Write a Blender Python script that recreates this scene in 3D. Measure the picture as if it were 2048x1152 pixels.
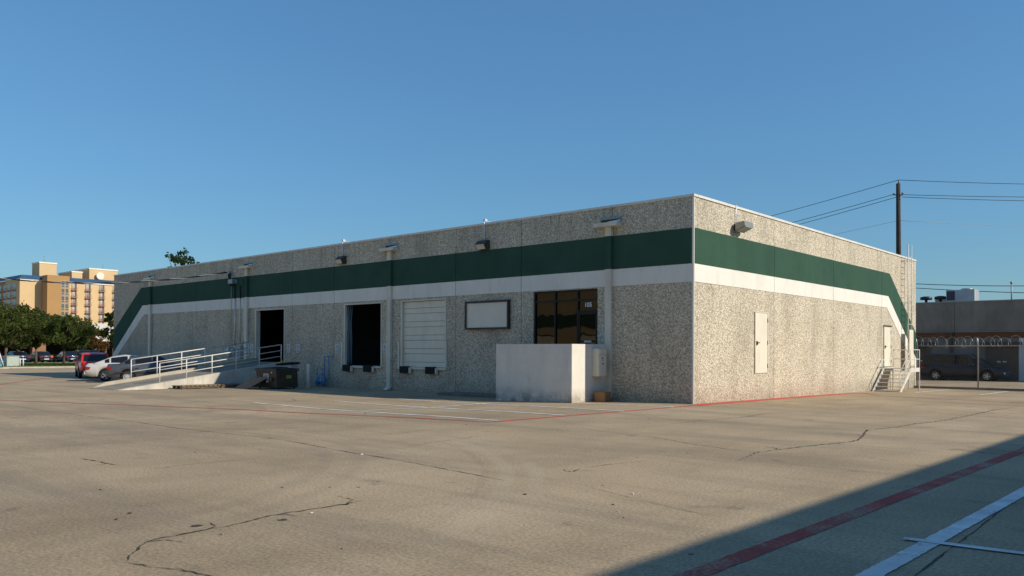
import bpy, math, random
from mathutils import Vector, Matrix
for o in list(bpy.data.objects): bpy.data.objects.remove(o)
scene = bpy.context.scene
C = scene.collection
R = math.radians
random.seed(7)

# ------------------------------------------------------------------ camera
CAM = Vector((12.3044, -22.1992, 1.5988)); YAW, PIT, ROL = 0.727, 0.0102, 0.0046
FPX, SHIFT = 1617.149, 109.471
_fw = Vector((-math.sin(YAW)*math.cos(PIT), math.cos(YAW)*math.cos(PIT), math.sin(PIT)))
_rt = Vector((math.cos(YAW), math.sin(YAW), 0)); _up = _rt.cross(_fw)
_r2 = _rt*math.cos(ROL) + _up*math.sin(ROL); _u2 = -_rt*math.sin(ROL) + _up*math.cos(ROL)
cd = bpy.data.cameras.new('camera'); cam = bpy.data.objects.new('camera', cd); C.objects.link(cam)
cd.sensor_width = 36; cd.lens = FPX/2048*36; cd.shift_y = SHIFT/2048; cd.clip_end = 4000; cd.clip_start = .1
cam.matrix_world = Matrix(((_r2.x, _u2.x, -_fw.x, CAM.x), (_r2.y, _u2.y, -_fw.y, CAM.y), (_r2.z, _u2.z, -_fw.z, CAM.z), (0, 0, 0, 1)))
scene.camera = cam

# ------------------------------------------------------------------ sky and sun
SUN = Vector((1.53, .58, 1)).normalized()
el = math.asin(SUN.z); az = math.atan2(SUN.x, SUN.y)
w = bpy.data.worlds.new('World'); scene.world = w; w.use_nodes = True
nt = w.node_tree; bg = nt.nodes['Background']
sky = nt.nodes.new('ShaderNodeTexSky'); sky.sky_type = 'NISHITA'; sky.sun_disc = False
sky.sun_elevation = el; sky.sun_rotation = az; sky.air_density = 1.5; sky.dust_density = 0; sky.ozone_density = 10
gm = nt.nodes.new('ShaderNodeGamma'); gm.inputs[1].default_value = .70; nt.links.new(sky.outputs[0], gm.inputs[0])   # evens out the whole dome
tn = nt.nodes.new('ShaderNodeMix'); tn.data_type = 'RGBA'; tn.blend_type = 'MULTIPLY'; tn.inputs[0].default_value = 1; tn.inputs[7].default_value = (.80, 1.145, 1.37, 1)
nt.links.new(gm.outputs[0], tn.inputs[6]); nt.links.new(tn.outputs[2], bg.inputs[0]); bg.inputs[1].default_value = .135
sd = bpy.data.lights.new('sun', 'SUN'); sd.energy = 4.6; sd.angle = R(.53); sd.color = (1, .91, .765)
so = bpy.data.objects.new('sun', sd); C.objects.link(so)
so.rotation_euler = (-SUN).to_track_quat('-Z', 'Y').to_euler(); so.location = (60, 20, 60)
vs = scene.view_settings; vs.view_transform = 'Standard'; vs.look = 'None'; vs.exposure = 0; vs.gamma = 1
scene.render.engine = 'CYCLES'
scene.render.resolution_x = 1024; scene.render.resolution_y = 576

# ------------------------------------------------------------------ pixel helpers (photo pixel -> point)
def ray(x, y): return _fw + _r2*((x-1024)/FPX) + _u2*((576+SHIFT-y)/FPX)
def onx(x, y, X):
    d = ray(x, y); return CAM + d*((X-CAM.x)/d.x)
def ony(x, y, Y):
    d = ray(x, y); return CAM + d*((Y-CAM.y)/d.y)
def S(t):
    t = min(1, max(0, t)); return t*t*(3-2*t)
def gz(x, y):
    return -.09*S(-x/8) - .05*S((-x-10)/30) - .0095*min(max(y, 0), 24)*S((x+12)/10)
def ground(x, y):
    z = 0
    for i in range(25):
        d = ray(x, y); P = CAM + d*((z-CAM.z)/d.z); z = .5*z + .5*gz(P.x, P.y)
    return P

# ------------------------------------------------------------------ materials
def new_mat(name):
    m = bpy.data.materials.new(name); m.use_nodes = True
    n = m.node_tree.nodes; n.clear()
    out = n.new('ShaderNodeOutputMaterial'); b = n.new('ShaderNodeBsdfPrincipled')
    m.node_tree.links.new(b.outputs[0], out.inputs[0])
    return m, m.node_tree, b
def nd(t, kind, **kw):
    n = t.nodes.new(kind)
    for k, v in kw.items():
        if k.startswith('i_'):
            key = k[2:]
            n.inputs[int(key) if key.isdigit() else key.replace('_', ' ')].default_value = v
        else: setattr(n, k, v)
    return n
def pos(t, scale=(1, 1, 1)):
    g = nd(t, 'ShaderNodeNewGeometry'); m = nd(t, 'ShaderNodeMapping'); m.inputs['Scale'].default_value = scale
    t.links.new(g.outputs['Position'], m.inputs['Vector']); return m.outputs[0]
def noise(t, vec, scale, detail=4, rough=.55):
    n = nd(t, 'ShaderNodeTexNoise'); n.inputs['Scale'].default_value = scale; n.inputs['Detail'].default_value = detail
    n.inputs['Roughness'].default_value = rough
    t.links.new(vec, n.inputs['Vector']); return n.outputs[0]
def rng(t, v, a, b, c, d):
    m = nd(t, 'ShaderNodeMapRange'); t.links.new(v, m.inputs[0])
    for i, x in zip((1, 2, 3, 4), (a, b, c, d)): m.inputs[i].default_value = x
    return m.outputs[0]
def math_(t, op, a, b=None):
    m = nd(t, 'ShaderNodeMath', operation=op)
    for i, x in enumerate((a, b)):
        if x is None: continue
        if isinstance(x, (int, float)): m.inputs[i].default_value = x
        else: t.links.new(x, m.inputs[i])
    return m.outputs[0]
def mixc(t, fac, a, b, mode='MIX'):
    m = nd(t, 'ShaderNodeMix', data_type='RGBA', blend_type=mode)
    for i, x in ((0, fac), (6, a), (7, b)):
        if isinstance(x, (int, float)): m.inputs[i].default_value = x
        elif isinstance(x, tuple): m.inputs[i].default_value = (*x, 1) if len(x) == 3 else x
        else: t.links.new(x, m.inputs[i])
    return m.outputs[2]
def ramp(t, v, stops):
    r = nd(t, 'ShaderNodeValToRGB'); e = r.color_ramp.elements
    while len(e) < len(stops): e.new(.5)
    for k, (p, c) in zip(e, stops): k.position = p; k.color = (*c, 1) if len(c) == 3 else c
    t.links.new(v, r.inputs[0]); return r.outputs[0]
def bump(t, b, h, strength, dist=.01):
    n = nd(t, 'ShaderNodeBump'); n.inputs['Strength'].default_value = strength; n.inputs['Distance'].default_value = dist
    t.links.new(h, n.inputs['Height']); t.links.new(n.outputs[0], b.inputs['Normal'])
M = {}
def mat(name, col, rough=.7, metal=0, var=.12, vs_=1.5, bs=60, bump_=.15, coat=0, spec=.4, dirt=None):
    m, t, b = new_mat(name); v = pos(t)
    n1 = noise(t, v, vs_, 5, .6)
    c = mixc(t, 1.0, col, ramp(t, n1, [(.3, (1-var,)*3), (.7, (1+var,)*3)]), 'MULTIPLY')
    if dirt:
        n2 = noise(t, pos(t, (1.3, 1.3, .25)), 2.2, 6, .65)
        c = mixc(t, rng(t, n2, .5, .75, 0, dirt[1]), c, dirt[0])
    t.links.new(c, b.inputs['Base Color'])
    b.inputs['Roughness'].default_value = rough; b.inputs['Metallic'].default_value = metal
    b.inputs['Specular IOR Level'].default_value = spec; b.inputs['Coat Weight'].default_value = coat; b.inputs['Coat Roughness'].default_value = .06
    if bump_: bump(t, b, noise(t, v, bs, 3), bump_, .004)
    M[name] = m; return m

def aggregate(name, tint=(1, 1, 1)):
    m, t, b = new_mat(name); v = pos(t)
    wob = nd(t, 'ShaderNodeTexNoise'); wob.inputs['Scale'].default_value = 9; t.links.new(v, wob.inputs['Vector'])
    va = nd(t, 'ShaderNodeVectorMath', operation='SCALE'); t.links.new(wob.outputs['Color'], va.inputs[0]); va.inputs['Scale'].default_value = .06
    vb = nd(t, 'ShaderNodeVectorMath', operation='ADD'); t.links.new(v, vb.inputs[0]); t.links.new(va.outputs[0], vb.inputs[1])
    V = nd(t, 'ShaderNodeTexVoronoi'); V.inputs['Scale'].default_value = 27; t.links.new(vb.outputs[0], V.inputs['Vector'])
    sep = nd(t, 'ShaderNodeSeparateColor'); t.links.new(V.outputs['Color'], sep.inputs[0])
    stone = ramp(t, sep.outputs[0], [(0, (.34, .285, .205)), (.15, (.47, .405, .30)), (.4, (.605, .535, .41)), (.75, (.715, .645, .505)), (1, (.83, .77, .63))])
    gap = rng(t, V.outputs['Distance'], .40, .72, 0, 1)
    c = mixc(t, math_(t, 'MULTIPLY', gap, .75), stone, (.31, .262, .19))
    n1 = noise(t, pos(t, (.55, .55, .22)), 1.4, 6, .62)
    c = mixc(t, 1, c, ramp(t, n1, [(.28, (.74, .73, .71)), (.5, (1, 1, 1)), (.75, (1.1, 1.1, 1.09))]), 'MULTIPLY')
    n2 = noise(t, pos(t, (1.4, 1.4, .35)), 2.6, 6, .7)
    c = mixc(t, rng(t, n2, .58, .76, 0, .45), c, (.17, .15, .125))
    # damp, dusty splash zone along the foot of the wall
    sp = nd(t, 'ShaderNodeSeparateXYZ'); t.links.new(v, sp.inputs[0])
    foot = math_(t, 'MULTIPLY', rng(t, sp.outputs[2], .0, .55, 1, 0), noise(t, v, 2.4, 4))
    c = mixc(t, math_(t, 'MULTIPLY', foot, .7), c, (.20, .165, .12))
    oi = nd(t, 'ShaderNodeObjectInfo'); c = mixc(t, 1, c, ramp(t, oi.outputs['Random'], [(0, (.93, .92, .90)), (.5, (1, 1, 1)), (1, (1.05, 1.04, 1.02))]), 'MULTIPLY')
    # rain streaks under the parapet
    st = math_(t, 'MULTIPLY', rng(t, sp.outputs[2], 4.9, 6.4, 0, 1), rng(t, noise(t, pos(t, (3.5, 3.5, .12)), 1.6, 5, .6), .52, .72, 0, .6)); c = mixc(t, st, c, (.20, .18, .15))
    c = mixc(t, 1, c, tint, 'MULTIPLY')
    t.links.new(c, b.inputs['Base Color']); b.inputs['Roughness'].default_value = .9; b.inputs['Specular IOR Level'].default_value = .25
    bump(t, b, math_(t, 'SUBTRACT', 1.0, V.outputs['Distance']), .6, .026)
    M[name] = m; return m
aggregate('aggregate')
def lot_material():
    m, t, b = new_mat('lot_concrete'); v = pos(t)
    c = ramp(t, noise(t, v, .16, 7, .62), [(.3, (.325, .24, .143)), (.5, (.402, .304, .187)), (.72, (.468, .362, .232))])
    c = mixc(t, 1, c, ramp(t, noise(t, pos(t, (1, .45, 1)), .55, 6, .65), [(.3, (.80, .79, .77)), (.5, (1, 1, 1)), (.75, (1.13, 1.12, 1.1))]), 'MULTIPLY')
    # grey driven-over streaks and darker oily patches
    streak = noise(t, pos(t, (.22, 1.3, 1)), .55, 6, .68)
    c = mixc(t, rng(t, streak, .47, .68, 0, .65), c, (.225, .178, .125))
    spots = noise(t, v, 1.15, 5, .6)
    c = mixc(t, rng(t, spots, .63, .72, 0, .55), c, (.13, .10, .075))
    # fine aggregate wear
    fine = noise(t, v, 30, 4, .75)
    c = mixc(t, 1, c, ramp(t, fine, [(.3, (.58, .57, .56)), (.5, (1, 1, 1)), (.7, (1.42, 1.40, 1.37))]), 'MULTIPLY')
    speck = nd(t, 'ShaderNodeTexVoronoi'); speck.inputs['Scale'].default_value = 34; t.links.new(v, speck.inputs['Vector'])
    sepc = nd(t, 'ShaderNodeSeparateColor'); t.links.new(speck.outputs['Color'], sepc.inputs[0])
    dk = math_(t, 'MULTIPLY', rng(t, speck.outputs['Distance'], .12, .30, 1, 0), rng(t, sepc.outputs[1], .86, .93, 0, 1))
    c = mixc(t, math_(t, 'MULTIPLY', dk, .6), c, (.10, .085, .07))
    # turning tyre arcs rubbed into the slab
    for cx, cy, r0, wd, f in TYRES:
        d = nd(t, 'ShaderNodeVectorMath', operation='DISTANCE'); d.inputs[1].default_value = (cx, cy, 0); t.links.new(v, d.inputs[0])
        off = math_(t, 'ADD', math_(t, 'SUBTRACT', d.outputs['Value'], r0), math_(t, 'MULTIPLY', math_(t, 'SUBTRACT', noise(t, v, .35, 2), .5), .15))
        msk = rng(t, math_(t, 'ABSOLUTE', off), wd*.45, wd, 1, 0)
        msk = math_(t, 'MULTIPLY', msk, rng(t, noise(t, v, .3, 4), .34, .56, .15, 1))
        if abs(cx+2.08) < .01:
            d2 = nd(t, 'ShaderNodeVectorMath', operation='DISTANCE'); d2.inputs[1].default_value = (5.0, -14.0, 0); t.links.new(v, d2.inputs[0]); msk = math_(t, 'MULTIPLY', msk, rng(t, d2.outputs['Value'], 2.0, 4.5, 1, 0))
        c = mixc(t, math_(t, 'MULTIPLY', msk, abs(f)*.45), c, (.47, .40, .30) if f > 0 else (.17, .14, .11))
    t.links.new(c, b.inputs['Base Color']); b.inputs['Roughness'].default_value = .88; b.inputs['Specular IOR Level'].default_value = .3
    bump(t, b, math_(t, 'ADD', fine, math_(t, 'MULTIPLY', noise(t, v, 9, 4), .6)), .35, .006)
    M['lot_concrete'] = m
TYRES = [(-2.08, -21.43, 10.18, .13, .85), (-2.08, -21.43, 10.56, .13, .7), (-2.08, -21.43, 9.9, .07, -.5), (-1.5, -20.5, 6.6, .16, -.35), (-1.5, -20.5, 7.1, .14, -.3), (-14, -19, 9.5, .16, -.35), (-14, -19, 10.9, .16, -.35), (4, -2.5, 6.0, .15, -.3)]
lot_material()

def paint_line(name, col, worn=.45, under=(.33, .255, .165)):
    m, t, b = new_mat(name); v = pos(t)
    c = mixc(t, 1, col, ramp(t, noise(t, v, 2.2, 5, .6), [(.3, (.68, .68, .68)), (.7, (1.12, 1.12, 1.12))]), 'MULTIPLY')
    big = noise(t, v, .75, 4, .6); fin = noise(t, v, 26, 6, .8)
    k = math_(t, 'ADD', fin, math_(t, 'MULTIPLY', math_(t, 'SUBTRACT', big, .5), .9))
    c = mixc(t, rng(t, k, worn+.06, worn+.16, 0, .85), c, under)
    if 'red' in name:   # older pale coat showing through here and there
        c = mixc(t, math_(t, 'MULTIPLY', rng(t, noise(t, v, 1.3, 3), .60, .68, 0, .7), rng(t, noise(t, v, 19, 5, .8), .45, .58, 0, 1)), c, (.5, .33, .3))
    t.links.new(c, b.inputs['Base Color']); b.inputs['Roughness'].default_value = .8
    bump(t, b, noise(t, v, 55, 3), .25, .004); M[name] = m
paint_line('red_paint', (.43, .05, .034), .47); paint_line('sunlit_red_paint', (.62, .075, .055), .56); paint_line('white_paint', (.80, .78, .73), .52); paint_line('faded_white_paint', (.62, .58, .5), .38)  # base-line red: same paint brightened for sunlight, and less worn

mat('green_paint', (.037, .086, .058), .85, var=.13, vs_=.7, bs=120, bump_=.2, spec=.12, dirt=((.055, .105, .078), .4))
mat('cream_band', (.77, .735, .645), .7, var=.06, vs_=.8, bs=120, bump_=.2, dirt=((.52, .48, .4), .35))
mat('cream_paint', (.70, .645, .52), .5, var=.06, dirt=((.42, .36, .26), .4))
mat('door_paint', (.76, .70, .56), .45, var=.05, dirt=((.5, .43, .32), .4))
mat('coping_paint', (.72, .68, .6), .5, var=.08, dirt=((.42, .39, .33), .5))
mat('dark_sealant', (.07, .052, .04), .8); mat('brown_sealant', (.2, .12, .07), .8)
mat('stucco', (.72, .685, .60), .85, var=.07, bs=90, bump_=.35, dirt=((.5, .46, .39), .3))
def _foot(name, z0, z1, col):
    t = M[name].node_tree; b = [n for n in t.nodes if n.type == 'BSDF_PRINCIPLED'][0]; l = b.inputs['Base Color'].links[0]; src = l.from_socket
    sp = nd(t, 'ShaderNodeSeparateXYZ'); v = pos(t); t.links.new(v, sp.inputs[0])
    f = math_(t, 'MULTIPLY', rng(t, sp.outputs[2], z0, z1, 1, 0), rng(t, noise(t, v, 3.2, 6, .7), .35, .62, 0, 1))
    blot = rng(t, noise(t, v, .9, 5, .65), .60, .72, 0, .35)
    c = mixc(t, blot, mixc(t, f, src, col), (.42, .37, .30)); t.links.new(c, b.inputs['Base Color'])
_foot('stucco', -.05, .45, (.27, .22, .165))
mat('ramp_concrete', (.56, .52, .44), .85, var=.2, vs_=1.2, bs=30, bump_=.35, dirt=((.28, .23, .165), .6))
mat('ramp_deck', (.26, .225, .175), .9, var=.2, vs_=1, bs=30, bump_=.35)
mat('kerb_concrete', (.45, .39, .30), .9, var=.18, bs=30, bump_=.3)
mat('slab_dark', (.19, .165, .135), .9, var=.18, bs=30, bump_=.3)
mat('rail_paint', (.72, .69, .62), .4, var=.08, vs_=6, dirt=((.35, .24, .15), .5))
mat('rubber', (.018, .017, .016), .85, var=.3, vs_=8)
mat('bronze_frame', (.022, .02, .019), .4, metal=.5, bump_=0)
mat('sign_frame', (.035, .035, .037), .5, bump_=0); mat('sign_board', (.76, .70, .57), .6, var=.04)
mat('lamp_bronze', (.075, .06, .045), .45, metal=.3, vs_=6); mat('lamp_grey', (.3, .3, .28), .45, metal=.5)
mat('lens', (.55, .53, .45), .15, bump_=0, spec=.7)
mat('galvanised', (.40, .40, .39), .42, metal=.75, var=.15, vs_=8); mat('alu', (.66, .65, .62), .38, metal=.4, vs_=6)
mat('dull_wire', (.13, .13, .13), .6, metal=.3, bump_=0)
mat('interior_wall', (.22, .21, .2), .9); mat('interior_floor', (.2, .19, .18), .6); mat('roof_felt', (.22, .21, .2), .95)
mat('strip_vinyl', (.10, .16, .2), .25, bump_=0); mat('cardboard', (.30, .19, .105), .85, var=.15, vs_=3, dirt=((.17, .11, .06), .5))
mat('cardboard_bright', (.35, .19, .08), .85, var=.15, vs_=4)
mat('dumpster_brown', (.075, .052, .036), .6, var=.35, vs_=3, dirt=((.12, .055, .025), .7)); mat('lid_plastic', (.022, .023, .025), .5)
mat('placard', (.72, .72, .72), .6, var=.03, bump_=0); mat('print_dark', (.06, .06, .07), .7, bump_=0); mat('sticker_green', (.23, .36, .06), .6, bump_=0)
mat('pale_sticker', (.6, .62, .66), .6, bump_=0); mat('yellow_bag', (.6, .42, .04), .5)
mat('weathered_wood', (.30, .21, .125), .9, var=.3, vs_=5, bs=50, bump_=.4); mat('old_wood', (.14, .10, .065), .9, var=.3, vs_=5, bs=50, bump_=.4)
mat('blue_paint', (.10, .24, .46), .5, var=.15, vs_=6); mat('bollard_paint', (.66, .66, .6), .55, var=.12, vs_=4, dirt=((.3, .24, .17), .5))
mat('meter_grey', (.34, .37, .40), .5, vs_=5); mat('cable_black', (.02, .02, .021), .7); mat('cable_silver', (.42, .42, .41), .5)
mat('pole_wood', (.055, .037, .026), .9, var=.35, vs_=4, bs=20, bump_=.4); mat('porcelain', (.2, .17, .15), .25, bump_=0)
mat('grey_wall', (.245, .21, .165), .88, var=.22, vs_=.6, bs=40, bump_=.3, dirt=((.15, .125, .098), .6)); mat('brown_band', (.19, .075, .032), .75, var=.15)
mat('brown_door', (.115, .078, .052), .6, var=.1); mat('white_strip', (.6, .58, .54), .7)
mat('hvac', (.42, .43, .43), .5, metal=.2); mat('tan_wall', (.47, .37, .22), .85, var=.1)
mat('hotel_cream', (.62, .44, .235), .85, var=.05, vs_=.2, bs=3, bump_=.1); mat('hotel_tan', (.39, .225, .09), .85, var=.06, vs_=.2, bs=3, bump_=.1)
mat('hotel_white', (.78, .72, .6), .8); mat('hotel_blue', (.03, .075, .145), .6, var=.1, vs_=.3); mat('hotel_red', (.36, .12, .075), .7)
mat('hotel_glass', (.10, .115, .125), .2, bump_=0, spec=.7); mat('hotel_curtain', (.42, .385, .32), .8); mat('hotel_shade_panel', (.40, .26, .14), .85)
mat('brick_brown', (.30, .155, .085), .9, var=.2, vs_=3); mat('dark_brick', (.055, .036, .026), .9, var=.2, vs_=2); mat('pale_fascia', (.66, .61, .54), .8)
mat('bark', (.12, .085, .058), .95, var=.3, vs_=6, bs=25, bump_=.6)
mat('box_green', (.42, .47, .40), .55, var=.06); mat('hydrant_blue', (.12, .35, .5), .5)
mat('street_asphalt', (.115, .098, .078), .9, var=.2, vs_=.8, bs=30, bump_=.3)
mat('crack_fill', (.06, .05, .038), .95, var=.4, vs_=8); mat('joint_fill', (.085, .068, .05), .95, var=.4, vs_=3); mat('debris', (.30, .23, .15), .9); mat('litter', (.75, .74, .7), .7)
mat('tyre', (.02, .02, .02), .85); mat('rim', (.5, .5, .5), .3, metal=.8, bump_=0); mat('rim_cover', (.55, .55, .54), .4, metal=.4, bump_=0)
mat('car_trim', (.025, .025, .026), .5, bump_=0); mat('chrome', (.6, .6, .6), .15, metal=1, bump_=0)
def carpaint(n, c, metal=.35): mat(n, c, .32, metal=metal, var=.02, bump_=0, coat=.6, spec=.5)
carpaint('paint_silver', (.66, .61, .54), .15); carpaint('paint_grey', (.075, .083, .092), .2); carpaint('paint_red', (.62, .028, .022), .05); carpaint('paint_maroon', (.075, .008, .01), .1)
mat('paint_black', (.020, .021, .024), .4, var=.02, bump_=0, coat=.15, spec=.4); carpaint('paint_navy', (.016, .028, .065), .3); carpaint('paint_darkred', (.05, .012, .014), .2); carpaint('paint_charcoal', (.028, .03, .034), .3)
mat('car_glass', (.010, .011, .013), .08, bump_=0, spec=.45, var=0)
mat('tail_red', (.30, .012, .012), .2, bump_=0, coat=.6); mat('head_clear', (.6, .6, .58), .12, bump_=0, coat=.6); mat('amber', (.55, .18, .02), .25, bump_=0)
def lampglow():
    m, t, b = new_mat('tail_lit'); b.inputs['Base Color'].default_value = (.6, .03, .02, 1); b.inputs['Emission Color'].default_value = (1, .06, .03, 1); b.inputs['Emission Strength'].default_value = 1.0; M['tail_lit'] = m
lampglow()
def storefront_glass():
    m = bpy.data.materials.new('bronze_glass'); m.use_nodes = True; t = m.node_tree; t.nodes.clear()
    out = nd(t, 'ShaderNodeOutputMaterial'); g = nd(t, 'ShaderNodeBsdfGlossy'); g.inputs['Color'].default_value = (.47, .41, .31, 1); g.inputs['Roughness'].default_value = .015
    d = nd(t, 'ShaderNodeBsdfDiffuse'); d.inputs['Color'].default_value = (.006, .005, .004, 1)
    mx = nd(t, 'ShaderNodeMixShader'); mx.inputs[0].default_value = .12
    bp = nd(t, 'ShaderNodeBump'); bp.inputs['Strength'].default_value = .28; bp.inputs['Distance'].default_value = .02
    t.links.new(noise(t, pos(t, (1.6, 1, .8)), 1.0, 1), bp.inputs['Height']); t.links.new(bp.outputs[0], g.inputs['Normal'])
    t.links.new(d.outputs[0], mx.inputs[1]); t.links.new(g.outputs[0], mx.inputs[2]); t.links.new(mx.outputs[0], out.inputs[0])
    M['bronze_glass'] = m
storefront_glass()
def leaf_mat(name, c0, c1, c2):
    m = bpy.data.materials.new(name); m.use_nodes = True; t = m.node_tree; t.nodes.clear()
    out = nd(t, 'ShaderNodeOutputMaterial'); v = pos(t)
    c = ramp(t, noise(t, v, 1.1, 4, .7), [(.3, c0), (.52, c1), (.75, c2)])
    d = nd(t, 'ShaderNodeBsdfDiffuse'); tr = nd(t, 'ShaderNodeBsdfTranslucent'); mx = nd(t, 'ShaderNodeMixShader'); mx.inputs[0].default_value = .25
    t.links.new(c, d.inputs[0]); t.links.new(c, tr.inputs[0]); t.links.new(d.outputs[0], mx.inputs[1]); t.links.new(tr.outputs[0], mx.inputs[2]); t.links.new(mx.outputs[0], out.inputs[0])
    M[name] = m
leaf_mat('leaf_oak', (.05, .072, .02), (.10, .125, .034), (.20, .19, .06))
leaf_mat('leaf_red', (.10, .05, .02), (.14, .085, .03), (.24, .07, .045))
leaf_mat('leaf_far', (.022, .045, .022), (.045, .08, .032), (.08, .11, .045))
leaf_mat('lawn', (.05, .09, .018), (.075, .13, .025), (.12, .16, .04))
leaf_mat('hedge', (.04, .075, .016), (.07, .12, .025), (.10, .15, .035))

# ------------------------------------------------------------------ mesh helpers
class MB:
    def __init__(s): s.v = []; s.f = []; s.smooth = set()
    def quad(s, a, b, c, d):
        i = len(s.v); s.v += [tuple(a), tuple(b), tuple(c), tuple(d)]; s.f.append((i, i+1, i+2, i+3)); return s
    def box(s, x0, x1, y0, y1, z0, z1, bev=0):
        if x0 > x1: x0, x1 = x1, x0
        if y0 > y1: y0, y1 = y1, y0
        if z0 > z1: z0, z1 = z1, z0
        i = len(s.v)
        if bev <= 0:
            s.v += [(x, y, z) for z in (z0, z1) for y in (y0, y1) for x in (x0, x1)]
            s.f += [tuple(i+k for k in q) for q in ((0, 2, 3, 1), (4, 5, 7, 6), (0, 1, 5, 4), (2, 6, 7, 3), (0, 4, 6, 2), (1, 3, 7, 5))]
        else:   # chamfered box: 24 corner points
            b = bev; P = {}
            for xi, x, dx in ((0, x0, b), (1, x1, -b)):
                for yi, y, dy in ((0, y0, b), (1, y1, -b)):
                    for zi, z, dz in ((0, z0, b), (1, z1, -b)):
                        for a, p in enumerate(((x, y+dy, z+dz), (x+dx, y, z+dz), (x+dx, y+dy, z))):
                            P[xi, yi, zi, a] = len(s.v); s.v.append(p)
            def F(*k, flip=False): s.f.append(tuple(P[q] for q in (reversed(k) if flip else k)))
            for e in (0, 1):
                F((e,0,0,0), (e,1,0,0), (e,1,1,0), (e,0,1,0), flip=not e)
                F((0,e,0,1), (1,e,0,1), (1,e,1,1), (0,e,1,1), flip=bool(e))
                F((0,0,e,2), (1,0,e,2), (1,1,e,2), (0,1,e,2), flip=not e)
            for a in (0, 1):
                for c in (0, 1):
                    F((a,c,0,0), (a,c,1,0), (a,c,1,1), (a,c,0,1), flip=(a == c))
                    F((a,0,c,0), (a,1,c,0), (a,1,c,2), (a,0,c,2), flip=(a != c))
                    F((0,a,c,1), (1,a,c,1), (1,a,c,2), (0,a,c,2), flip=(a == c))
                    for d in (0, 1): F((a,c,d,0), (a,c,d,1), (a,c,d,2), flip=((a+c+d) % 2 == 1))
        return s
    def prism(s, pts, vec):
        """pts: planar polygon (3D points); extruded by vec"""
        i = len(s.v); n = len(pts); vec = Vector(vec)
        s.v += [tuple(p) for p in pts] + [tuple(Vector(p)+vec) for p in pts]
        s.f.append(tuple(range(i, i+n))[::-1]); s.f.append(tuple(range(i+n, i+2*n)))
        for k in range(n): s.f.append((i+k, i+(k+1) % n, i+n+(k+1) % n, i+n+k))
        return s
    def tube(s, pts, r, n=8, cap=True, r1=None):
        pts = [Vector(p) for p in pts]; base = len(s.v); m = len(pts); prev = None
        for k, p in enumerate(pts):
            d = (pts[min(k+1, m-1)] - pts[max(k-1, 0)]).normalized()
            a = Vector((0, 0, 1)) if abs(d.z) < .95 else Vector((1, 0, 0))
            if prev is not None and (prev - d*prev.dot(d)).length > .1: a = prev
            u = (a - d*a.dot(d)).normalized(); prev = u; q = d.cross(u)
            rr = r if r1 is None else r + (r1-r)*k/(m-1)
            for j in range(n):
                t = 2*math.pi*j/n; s.v.append(tuple(p + u*math.cos(t)*rr + q*math.sin(t)*rr))
        for k in range(m-1):
            for j in range(n):
                f = (base+k*n+j, base+k*n+(j+1) % n, base+(k+1)*n+(j+1) % n, base+(k+1)*n+j); s.smooth.add(len(s.f)); s.f.append(f)
        if cap: s.f.append(tuple(base+j for j in range(n))[::-1]); s.f.append(tuple(base+(m-1)*n+j for j in range(n)))
        return s
    def lathe(s, prof, c=(0, 0, 0), n=16, axis='z', cap=True):
        base = len(s.v)
        for r, h in prof:
            for j in range(n):
                t = 2*math.pi*j/n; a, b = r*math.cos(t), r*math.sin(t)
                p = (a, b, h) if axis == 'z' else ((h, a, b) if axis == 'x' else (b, h, a))
                s.v.append((c[0]+p[0], c[1]+p[1], c[2]+p[2]))
        for k in range(len(prof)-1):
            for j in range(n): s.smooth.add(len(s.f)); s.f.append((base+k*n+j, base+k*n+(j+1) % n, base+(k+1)*n+(j+1) % n, base+(k+1)*n+j))
        if cap: s.f.append(tuple(base+j for j in range(n))[::-1]); s.f.append(tuple(base+(len(prof)-1)*n+j for j in range(n)))
        return s
    def build(s, name, m, parent=None, loc=None):
        me = bpy.data.meshes.new(name); me.from_pydata(s.v, [], s.f)
        if s.smooth:
            fl = [i in s.smooth for i in range(len(s.f))]; me.polygons.foreach_set('use_smooth', fl)
        me.materials.append(M[m] if isinstance(m, str) else m); me.update()
        o = bpy.data.objects.new(name, me); C.objects.link(o)
        if parent: o.parent = parent
        if loc: o.location = loc
        return o
def box(name, m, parent, *a, bev=0): return MB().box(*a, bev=bev).build(name, m, parent)
def tag(o, label, cat, group=None):
    o['label'] = label; o['category'] = cat
    if group: o['group'] = group
    return o
def thing(name, label, cat, loc=(0, 0, 0), rz=0, group=None):
    o = bpy.data.objects.new(name, None); C.objects.link(o); o.location = loc; o.rotation_euler = (0, 0, rz); o.empty_display_size = .3
    return tag(o, label, cat, group)
def struct(o): o['kind'] = 'structure'; return o
def copy_tree(o, parent=None):
    c = o.copy(); C.objects.link(c); c.parent = parent
    for ch in list(o.children): copy_tree(ch, c)
    return c
def text_mesh(body, size):
    cu = bpy.data.curves.new('txt', 'FONT'); cu.body = body; cu.size = size; cu.extrude = .002; cu.offset = .006; cu.align_x = 'CENTER'; cu.align_y = 'CENTER'
    o = bpy.data.objects.new('txt', cu); C.objects.link(o)
    me = bpy.data.meshes.new_from_object(o.evaluated_get(bpy.context.evaluated_depsgraph_get()))
    bpy.data.objects.remove(o); return me

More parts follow.
